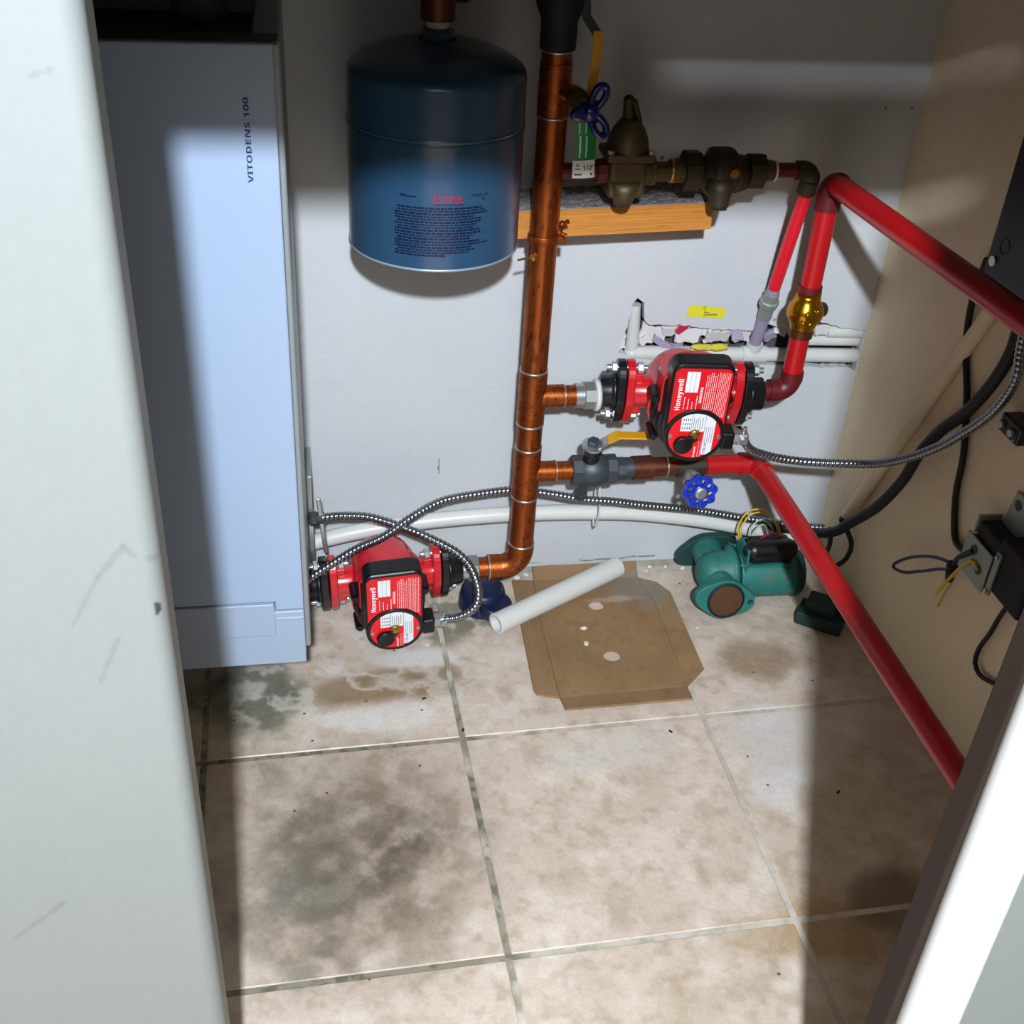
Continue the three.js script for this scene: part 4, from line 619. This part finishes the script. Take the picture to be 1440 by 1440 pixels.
single('cable_loop', tube([[0.600, 0.118, 0.092], [0.606, 0.092, 0.092], [0.600, 0.070, 0.100], [0.604, 0.068, 0.118], [0.616, 0.088, 0.130], [0.624, 0.110, 0.122], [0.618, 0.128, 0.108]], 0.0038), mats.blackWire, 'small loop of black cable in the right corner', 'cable');
single('black_cable', tube([[0.615, 0.300, 0.500], [0.622, 0.259, 0.482], [0.624, 0.228, 0.474], [0.625, 0.196, 0.464], [0.626, 0.174, 0.464], [0.626, 0.167, 0.477], [0.626, 0.178, 0.507], [0.626, 0.200, 0.541]], 0.0030), mats.blackWire, 'thin dark wire curling down from the transformer beside the brown post', 'cable');
{
  const t = worldThing('cable_clamp', 'black cable clamp on the right wall below the dark panel', 'clamp', [0.632, 0.47, 0.40]);
  part(t, 'saddle', box(0.606, 0.6318, 0.462, 0.486, 0.388, 0.43, 0.004), mats.iron);
  for (const z of [0.397, 0.418]) part(t, 'screw', hex([0.606, 0.474, z], [0.601, 0.474, z], 0.005), mats.zinc);
}
// ---------------------------------------------------------------- white drain pipe along the wall base
{
  const t = worldThing('white_drain_pipe', 'white plastic pipe bowing along the bottom of the back wall', 'pipe', [0.1, 0.12, 0.03]);
  part(t, 'pipe', tube([[-0.24, 0.077, 0.030], [-0.185, 0.093, 0.030], [-0.113, 0.110, 0.030], [-0.008, 0.124, 0.030], [0.119, 0.130, 0.030], [0.228, 0.128, 0.030], [0.317, 0.121, 0.030], [0.434, 0.099, 0.030], [0.532, 0.071, 0.030], [0.585, 0.052, 0.028]], 0.0118, 0.012, 18), mats.whitePlastic);
  part(t, 'zip_tie', [(() => { const q = new THREE.TorusGeometry(0.022, 0.0011, 6, 32); q.scale(0.75, 1.75, 1); q.rotateY(Math.PI / 2); q.translate(0.243, 0.150, 0.045); return q; })()], mats.white, 'white cable tie around pipe and conduit');
}
{ // pipe stapled on the right wall
  const t = worldThing('sloping_wall_pipe', 'pale painted pipe sloping up the right wall behind the black cable', 'pipe', [0.622, 0.14, 0.09]);
  part(t, 'pipe', rod([0.6225, 0.142, 0.092], [0.6225, 0.70, 0.352], 0.0095), mats.cream);
  part(t, 'open_end', rod([0.6225, 0.1425, 0.0923], [0.6225, 0.128, 0.0855], 0.0075), mats.blackWire);
}
// ---------------------------------------------------------------- things in the torn slot
{
  const t = worldThing('buried_pipe', 'white plastic pipes exposed in the torn wall slot', 'pipe', [0.45, 0.37, -0.012]);
  part(t, 'long_run', rod([0.285, 0.3725, -0.009], [0.629, 0.3595, -0.009], 0.0105), mats.white);
  part(t, 'stub', [rod([0.2845, 0.372, -0.010], [0.2815, 0.446, -0.010], 0.0095, 0.0080), lathe([[0, 0], [0.0105, 0], [0.0105, 0.012], [0, 0.012]], [0.2848, 0.366, -0.010], [0, 1, 0])], mats.white);
  part(t, 'upper_run', rod([0.545, 0.385, -0.014], [0.629, 0.382, -0.014], 0.0085), mats.white);
  part(t, 'tee', [rod([0.449, 0.366, -0.009], [0.486, 0.365, -0.009], 0.0128), rod([0.466, 0.372, -0.009], [0.466, 0.386, -0.006], 0.0118)], mats.white);
  part(t, 'capped_run', rod([0.575, 0.399, -0.012], [0.629, 0.397, -0.012], 0.0098), mats.white);
}
single('red_scrap', (() => { const g = extrude(poly([[-0.013, 0.002], [-0.006, 0.011], [0.004, 0.013], [0.011, 0.010], [0.009, 0.001], [0.013, -0.006], [0.004, -0.008], [-0.006, -0.006]]), 0.003, 0.0008, 1); g.rotateY(0.3); g.translate(0.353, 0.407, -0.006); return g; })(), mats.pink, 'torn crimson scrap stuck in the wall slot', 'scrap');
single('yellow_tape', (() => { const g = [lump([0.385, 0.385, 0.004], 0.020, 0.0055, 0.008, 4, 0.3), lump([0.408, 0.384, 0.004], 0.018, 0.0060, 0.008, 6, 0.3)]; return g; })(), M(0xc9bf3a, 0.6), 'crumpled yellow tape wrapped on the buried white pipe', 'tape');
{
  const note = canvas(256, 80, (c, w, h) => { c.fillStyle = '#d6cf24'; c.fillRect(0, 0, w, h); c.strokeStyle = '#4c4a14'; c.lineWidth = 3; c.beginPath(); c.moveTo(110, 22); c.lineTo(140, 12); c.moveTo(124, 16); c.lineTo(122, 48); c.lineTo(150, 46); c.stroke(); c.beginPath(); for (let i = 0; i < 40; i++) c.lineTo(120 + i * 2.2, 58 + 4 * Math.sin(i * 1.3)); c.stroke(); });
  const g = clean(extrude(poly([[-0.0285, -0.0062], [0.0275, -0.0108], [0.0300, 0.0048], [-0.0230, 0.0112]]), 0.0004).translate(0.3815, 0.4375, 0.0002)); { const p = g.attributes.position; for (let i = 0; i < p.count; i++) g.attributes.uv.setXY(i, (p.getX(i) - 0.3515) / 0.06, (p.getY(i) - 0.4265) / 0.024); }
  single('sticky_note', g, M(0xffffff, 0.7, 0, { map: note }), 'small yellow sticky note with faint handwriting on the back wall', 'note');
}
// ---------------------------------------------------------------- right wall equipment
{
  const t = worldThing('electrical_panel', 'dark slate electrical panel high on the right wall', 'panel', [0.632, 0.607, 0.45]);
  part(t, 'cabinet', box(0.603, 0.6318, 0.607, 1.02, 0.278, 0.62, 0.003), mats.slate);
  part(t, 'cover', box(0.5985, 0.604, 0.615, 1.01, 0.288, 0.61, 0.002), mats.slate);
  part(t, 'cover_screw', rod([0.5985, 0.630, 0.30], [0.596, 0.630, 0.30], 0.006), mats.zinc);
  part(t, 'knockout', new THREE.TorusGeometry(0.009, 0.0008, 8, 24).rotateY(Math.PI / 2).translate(0.5984, 0.652, 0.312), mats.slate);
}
{
  const t = worldThing('transformer', 'black and grey transformer mounted on the right wall with loose wires', 'transformer', [0.632, 0.26, 0.43]);
  part(t, 'core', box(0.6015, 0.6318, 0.286, 0.334, 0.412, 0.464, 0.002), mats.slate);
  part(t, 'side_plate', box(0.5985, 0.6015, 0.284, 0.336, 0.408, 0.465, 0.001), mats.plate, 'light grey steel side plate');
  for (const [y, z] of [[0.322, 0.430], [0.306, 0.448]]) part(t, 'knockout', rod([0.5995, y, z], [0.5975, y, z], 0.0062, 0.0062, 16), mats.black);
  part(t, 'winding', box(0.600, 0.6315, 0.296, 0.368, 0.468, 0.535, 0.005), mats.blackMatte);
  part(t, 'clamp_strap', [box(0.5965, 0.6000, 0.292, 0.350, 0.472, 0.481, 0.001), box(0.600, 0.631, 0.338, 0.362, 0.414, 0.4175, 0.001)], mats.plate);
  part(t, 'terminal_block', box(0.603, 0.6318, 0.334, 0.356, 0.418, 0.470, 0.003), mats.blackMatte);
  nest(t, 'side_plate', ['knockout']);
  for (const y of [0.297, 0.344]) part(t, 'screw', hex([0.5965, y, 0.4765], [0.594, y, 0.4765], 0.0030), mats.zinc);
}
{
  const t = worldThing('wall_plate', 'grey metal mounting plate above the transformer on the right wall', 'plate', [0.632, 0.36, 0.46]);
  const s = poly([[-0.03, -0.026], [0.03, -0.026], [0.03, 0.030], [-0.022, 0.030]]); const hh = new THREE.Path(); hh.absellipse(-0.012, 0.016, 0.007, 0.006, 0, Math.PI * 2, true); s.holes.push(hh);
  part(t, 'plate', extrude(s, 0.003, 0.0006, 1).rotateY(-Math.PI / 2).translate(0.6305, 0.374, 0.452), mats.plate);
  part(t, 'hole_shade', rod([0.6317, 0.390, 0.440], [0.6275, 0.390, 0.440], 0.0065, 0.0065, 14), mats.black);  // black disc filling the plate hole, stands in for the shade inside it
}
{
  const t = worldThing('wire_connector', 'dark blue wire looped out of the transformer into a black wire nut', 'wire', [0.60, 0.262, 0.39]);
  part(t, 'loop', tube([[0.604, 0.274, 0.395], [0.604, 0.262, 0.366], [0.605, 0.243, 0.335], [0.606, 0.208, 0.292], [0.606, 0.178, 0.268], [0.606, 0.186, 0.292], [0.605, 0.215, 0.330], [0.604, 0.250, 0.372], [0.604, 0.262, 0.390]], 0.0022), mats.blueWire);
  part(t, 'wire_nut', [lathe([[0, 0], [0.0055, 0], [0.0065, 0.006], [0.0045, 0.020], [0, 0.021]], [0.603, 0.270, 0.394], [0, -1, 0.15], 12), lump([0.603, 0.272, 0.394], 0.008, 0.008, 0.008, 3, 0.2)], mats.blackMatte);
  part(t, 'lead', tube([[0.603, 0.274, 0.396], [0.602, 0.288, 0.402], [0.600, 0.300, 0.412], [0.5985, 0.318, 0.428]], 0.004), mats.blackWire);
}
{
  const t = worldThing('yellow_wire', 'yellow wire drooping from the transformer knockout', 'wire', [0.6, 0.22, 0.40]);
  part(t, 'strand', tube([[0.598, 0.306, 0.447], [0.5955, 0.312, 0.440], [0.597, 0.302, 0.428], [0.600, 0.268, 0.406], [0.600, 0.222, 0.385]], 0.0022), mats.yellowWire);
  part(t, 'strand', tube([[0.600, 0.272, 0.408], [0.610, 0.252, 0.396], [0.616, 0.214, 0.378], [0.618, 0.190, 0.372]], 0.0016), mats.yellowWire);
}
// ---------------------------------------------------------------- old green pump lying on the floor
{
  const cx = 0.427, cy = 0.040;
  const t = worldThing('old_pump', 'worn teal cast pump with black capacitor and loose wires on the floor', 'pump', [0.47, 0, 0.09]);
  const fs = (() => { const s = new THREE.Shape(), N = 64; for (let i = 0; i <= N; i++) { const a = i / N * Math.PI * 2, r = 0.0325 + 0.0155 * Math.pow(Math.abs(Math.cos(a)), 6); i ? s.lineTo(r * Math.cos(a), r * Math.sin(a)) : s.moveTo(r * Math.cos(a), r * Math.sin(a)); } for (const q of [-1, 1]) { const h = new THREE.Path(); h.absarc(q * 0.0405, 0, 0.0042, 0, Math.PI * 2, true); s.holes.push(h); } return s; })();
  const fg = extrude(fs, 0.012, 0.002, 2); fg.rotateZ(-0.18); fg.rotateX(-0.16); fg.translate(cx + 0.001, cy - 0.003, 0.138); part(t, 'flange', fg, mats.teal);
  const rg = lathe([[0.0250, 0], [0.0290, 0.0006], [0.0290, 0.002], [0.0250, 0.003]], [0, 0, 0], [0, 0, 1]); rg.rotateX(-0.16); rg.translate(cx + 0.001, cy - 0.001, 0.1505); part(t, 'gasket', rg, mats.blackMatte);
  const pf = lathe([[0, 0.0015], [0.008, 0.0012], [0.009, 0.003], [0.0125, 0.003], [0.0135, 0.001], [0.0258, 0.001], [0.0258, 0]], [0, 0, 0], [0, 0, 1]); pf.rotateX(-0.16); pf.translate(cx + 0.001, cy - 0.001, 0.1508); part(t, 'rusty_port', pf, mats.rust, 'rusty brown pipe port');
  const bg = extrude(fs, 0.012, 0.002, 2); bg.rotateZ(0.45); bg.rotateX(0.2); bg.translate(cx + 0.006, cy + 0.004, 0.018); part(t, 'flange', bg, mats.tealDark);
  part(t, 'volute', [rod([cx + 0.002, cy, 0.142], [cx + 0.006, cy + 0.008, 0.028], 0.021, 0.024), lathe([[0, 0], [0.014, 0.001], [0.024, 0.006], [0.030, 0.014], [0.033, 0.026], [0.033, 0.045], [0.040, 0.048], [0.040, 0.058], [0, 0.058]], [cx - 0.024, cy + 0.002, 0.085], [1, 0.02, 0])], mats.teal);
  part(t, 'motor_shell', [lathe([[0.0, 0], [0.036, 0.0], [0.0375, 0.004], [0.0375, 0.088], [0.036, 0.092], [0.020, 0.096], [0, 0.096]], [cx + 0.034, cy, 0.087], [1, 0.0, 0.02], 40)], mats.teal);
  part(t, 'end_cap', lathe([[0.0378, 0], [0.0385, 0.002], [0.0385, 0.010], [0.034, 0.016], [0, 0.017]], [cx + 0.122, cy, 0.089], [1, 0, 0.02], 40), mats.tealDark);
  for (const [dy, dz] of [[0.031, 0.024], [-0.02, 0.034], [0.031, -0.024]]) part(t, 'flange_bolt', hex([cx + 0.032, cy + dy, 0.085 + dz], [cx + 0.046, cy + dy, 0.085 + dz], 0.0048), mats.teal);
  part(t, 'bracket', [box(cx + 0.038, cx + 0.042, cy + 0.018, cy + 0.062, 0.068, 0.116, 0.001), box(cx + 0.040, cx + 0.118, cy + 0.035, cy + 0.0375, 0.066, 0.122, 0.001)], mats.teal);
  part(t, 'capacitor', [(() => { const q = new THREE.CapsuleGeometry(0.0165, 0.052, 8, 20); q.rotateZ(Math.PI / 2); q.translate(cx + 0.078, cy + 0.054, 0.104); return q; })(), box(cx + 0.044, cx + 0.112, cy + 0.036, cy + 0.066, 0.078, 0.118, 0.007)], mats.black, 'glossy black capacitor');
  const w = (pts, m) => part(t, 'wire', tube(pts, 0.0013, 0.004, 6), m);
  nest(t, 'flange', ['gasket', 'rusty_port']); nest(t, 'motor_shell', ['end_cap', 'flange_bolt']);
  w([[cx + 0.038, cy + 0.055, 0.075], [cx + 0.034, cy + 0.075, 0.072], [cx + 0.046, cy + 0.098, 0.066], [cx + 0.070, cy + 0.102, 0.066], [cx + 0.088, cy + 0.088, 0.075], [cx + 0.094, cy + 0.068, 0.088]], mats.yellowWire);
  w([[cx + 0.040, cy + 0.055, 0.078], [cx + 0.038, cy + 0.074, 0.074], [cx + 0.052, cy + 0.095, 0.068], [cx + 0.074, cy + 0.097, 0.068], [cx + 0.092, cy + 0.083, 0.078], [cx + 0.098, cy + 0.066, 0.090]], mats.yellowWire);
  w([[cx + 0.052, cy + 0.058, 0.082], [cx + 0.054, cy + 0.078, 0.076], [cx + 0.068, cy + 0.088, 0.072], [cx + 0.084, cy + 0.078, 0.078], [cx + 0.090, cy + 0.062, 0.085]], mats.paleWire);
  w([[cx + 0.056, cy + 0.058, 0.084], [cx + 0.060, cy + 0.074, 0.078], [cx + 0.074, cy + 0.080, 0.074], [cx + 0.080, cy + 0.066, 0.082]], mats.paleWire);
  w([[cx + 0.064, cy + 0.068, 0.092], [cx + 0.078, cy + 0.071, 0.088], [cx + 0.096, cy + 0.069, 0.092], [cx + 0.104, cy + 0.066, 0.096]], mats.redWire);
}
{ // dark green block by the right wall
  const t = worldThing('metal_block', 'dark green cast block on the floor behind the long red pipe', 'block', [0.588, 0, 0.165]);
  const turn = (g) => { g.rotateY(-0.62); g.translate(0.578, 0, 0.170); return g; };
  part(t, 'body', [turn(box(-0.036, 0.034, 0.0005, 0.022, -0.022, 0.022, 0.003))], mats.greenDark);
  part(t, 'boss', [turn(box(-0.026, 0.020, 0.020, 0.042, -0.020, 0.010, 0.004))], mats.greenDark);
  part(t, 'tab', [turn(box(0.012, 0.038, 0.012, 0.036, -0.030, -0.020, 0.002))], mats.redDark);
}
// ---------------------------------------------------------------- cardboard and floor litter
{
  const t = worldThing('cardboard_sheet', 'flattened brown cardboard sheet with two finger holes on the tile floor', 'cardboard', [0.24, 0, 0.16]);
  const uvC = (g) => { g = clean(g); const p = g.attributes.position, u = g.attributes.uv; for (let i = 0; i < p.count; i++) u.setXY(i, (p.getX(i) - 0.11) / 0.27, (p.getZ(i) - 0.0) / 0.34); return g; };
  const panel = (pts, y, n, holes = []) => { const s = poly(pts.map((p) => [p[0], -p[1]])); for (const [x, z, r] of holes) { const h = new THREE.Path(); h.absellipse(x, -z, r, r * 0.9, 0, Math.PI * 2, true); s.holes.push(h); } const g = extrude(s, 0.0034, 0.0005, 1, 16).rotateX(-Math.PI / 2).translate(0, y, 0); return part(t, n, uvC(g), mats.card); };
  panel([[0.160, 0.030], [0.326, 0.036], [0.336, 0.100], [0.332, 0.290], [0.149, 0.296], [0.153, 0.120]], 0.0006, 'main_panel', [[0.241, 0.217, 0.0135], [0.244, 0.101, 0.0125]]);
  const tilt = (m, ax, piv, a) => { const g = m.geometry, s = t.userData.shift; g.translate(s.x - piv[0], s.y - piv[1], s.z - piv[2]); ax === 'z' ? g.rotateZ(a) : g.rotateX(a); g.translate(piv[0] - s.x, piv[1] - s.y, piv[2] - s.z); };
  tilt(panel([[0.126, 0.028], [0.1595, 0.030], [0.1525, 0.120], [0.1485, 0.2955], [0.118, 0.287], [0.1155, 0.278]], 0.0006, 'side_flap'), 'z', [0.155, 0.0006, 0.1], -0.05);
  tilt(panel([[0.3265, 0.036], [0.352, 0.055], [0.366, 0.085], [0.365, 0.262], [0.3325, 0.2905], [0.3365, 0.100]], 0.0006, 'side_flap'), 'z', [0.333, 0.0006, 0.1], 0.16);
  tilt(panel([[0.149, 0.2965], [0.332, 0.2905], [0.330, 0.322], [0.151, 0.326]], 0.0006, 'front_flap'), 'x', [0.2, 0.0006, 0.293], -0.20);
  tilt(panel([[0.162, 0.004], [0.330, 0.004], [0.3265, 0.0355], [0.160, 0.0295]], 0.0006, 'back_flap'), 'x', [0.2, 0.0006, 0.033], 0.35);
}
{
  const a = V(0.0815, 0.0212, 0.1515), b = V(0.292, 0.0240, 0.0335), d = b.clone().sub(a), L = d.length();
  const g = lathe([[0.0128, 0], [0.0160, 0], [0.0162, 0.001], [0.0162, L - 0.001], [0.0160, L], [0.0128, L], [0.0128, 0]], a, d, 36);
  single('plastic_pipe_offcut', g, mats.whitePlastic, 'loose white plastic pipe offcut lying across the cardboard', 'pipe');
}
[[0.2125, 0.0065, 0.156, 0.0062, 0.0030, 0.0042, 2], [0.2085, 0.0065, 0.190, 0.0042, 0.0030, 0.0062, 5]].forEach(([x, y, z, a, b, c, s], i) => single('plaster_chip', lump([x, y, z], a, b, c, s, 0.35), mats.crumb, ['wide white plaster chip on the cardboard nearer the pipe offcut', 'narrow white plaster chip on the cardboard nearer the round hole'][i], 'chip'));
{
  const t = worldThing('rubber_boot', 'dark blue rubber drain boot on the floor under the copper elbow', 'boot', [0.072, 0, 0.085]);
  part(t, 'skirt', lathe([[0, 0.001], [0.034, 0.001], [0.0365, 0.006], [0.035, 0.020], [0.032, 0.034], [0.026, 0.040], [0, 0.041]], [0.072, 0, 0.082], [0, 1, 0]), mats.rubber);
  part(t, 'spout', lathe([[0, 0.0], [0.014, 0.0005], [0.0215, 0.005], [0.025, 0.014], [0.0245, 0.024], [0.021, 0.028], [0.018, 0.026], [0, 0.024]], [0.0865, 0.003, 0.106], [0.02, 1, 0.18]), mats.rubber, 'rounded blue spout');
}
single('concrete_chunk', (() => lump([0.080, 0.011, 0.019], 0.034, 0.013, 0.013, 8, 0.3))(), mats.concrete, 'grey concrete chunk against the wall behind the copper elbow', 'rubble');
single('crumpled_paper', (() => [lump([0.1005, 0.020, 0.012], 0.011, 0.008, 0.006, 9, 0.4), lump([0.108, 0.012, 0.014], 0.010, 0.009, 0.006, 10, 0.4)])(), mats.gypsum, 'crumpled white paper wad at the wall behind the copper elbow', 'litter');
[[0.135, 0.020, 0.006], [0.150, 0.014, 0.005], [0.378, 0.012, 0.004], [0.405, 0.018, 0.005], [0.352, 0.010, 0.004], [0.345, 0.020, 0.003], [0.142, 0.030, 0.004], [-0.02, 0.165, 0.003], [0.385, 0.165, 0.0025], [0.62, 0.30, 0.003]].forEach(([x, z, r], i) => single('plaster_crumb', lump([x, r * 0.6, z], r, r * 0.7, r * 0.9, 20 + i, 0.35), mats.crumb, 'tiny plaster crumb scattered on the tile floor', 'crumb', 'plaster crumbs on the floor'));
[[-0.035, 0.275, 0.3], [0.01, 0.34, 1.2], [0.47, 0.50, 0.7], [0.285, 0.372, 2.4]].forEach(([x, z, a], i) => single('dark_fleck', (() => { const g = lump([0, 0, 0], 0.0042, 0.0012, 0.0018, 40 + i, 0.3); g.rotateY(a); g.translate(x, 0.001, z); return g; })(), mats.blackMatte, 'tiny dark fleck of dirt on a floor tile', 'dirt', 'dark flecks on the tiles'));

renderer.render(scene, camera);
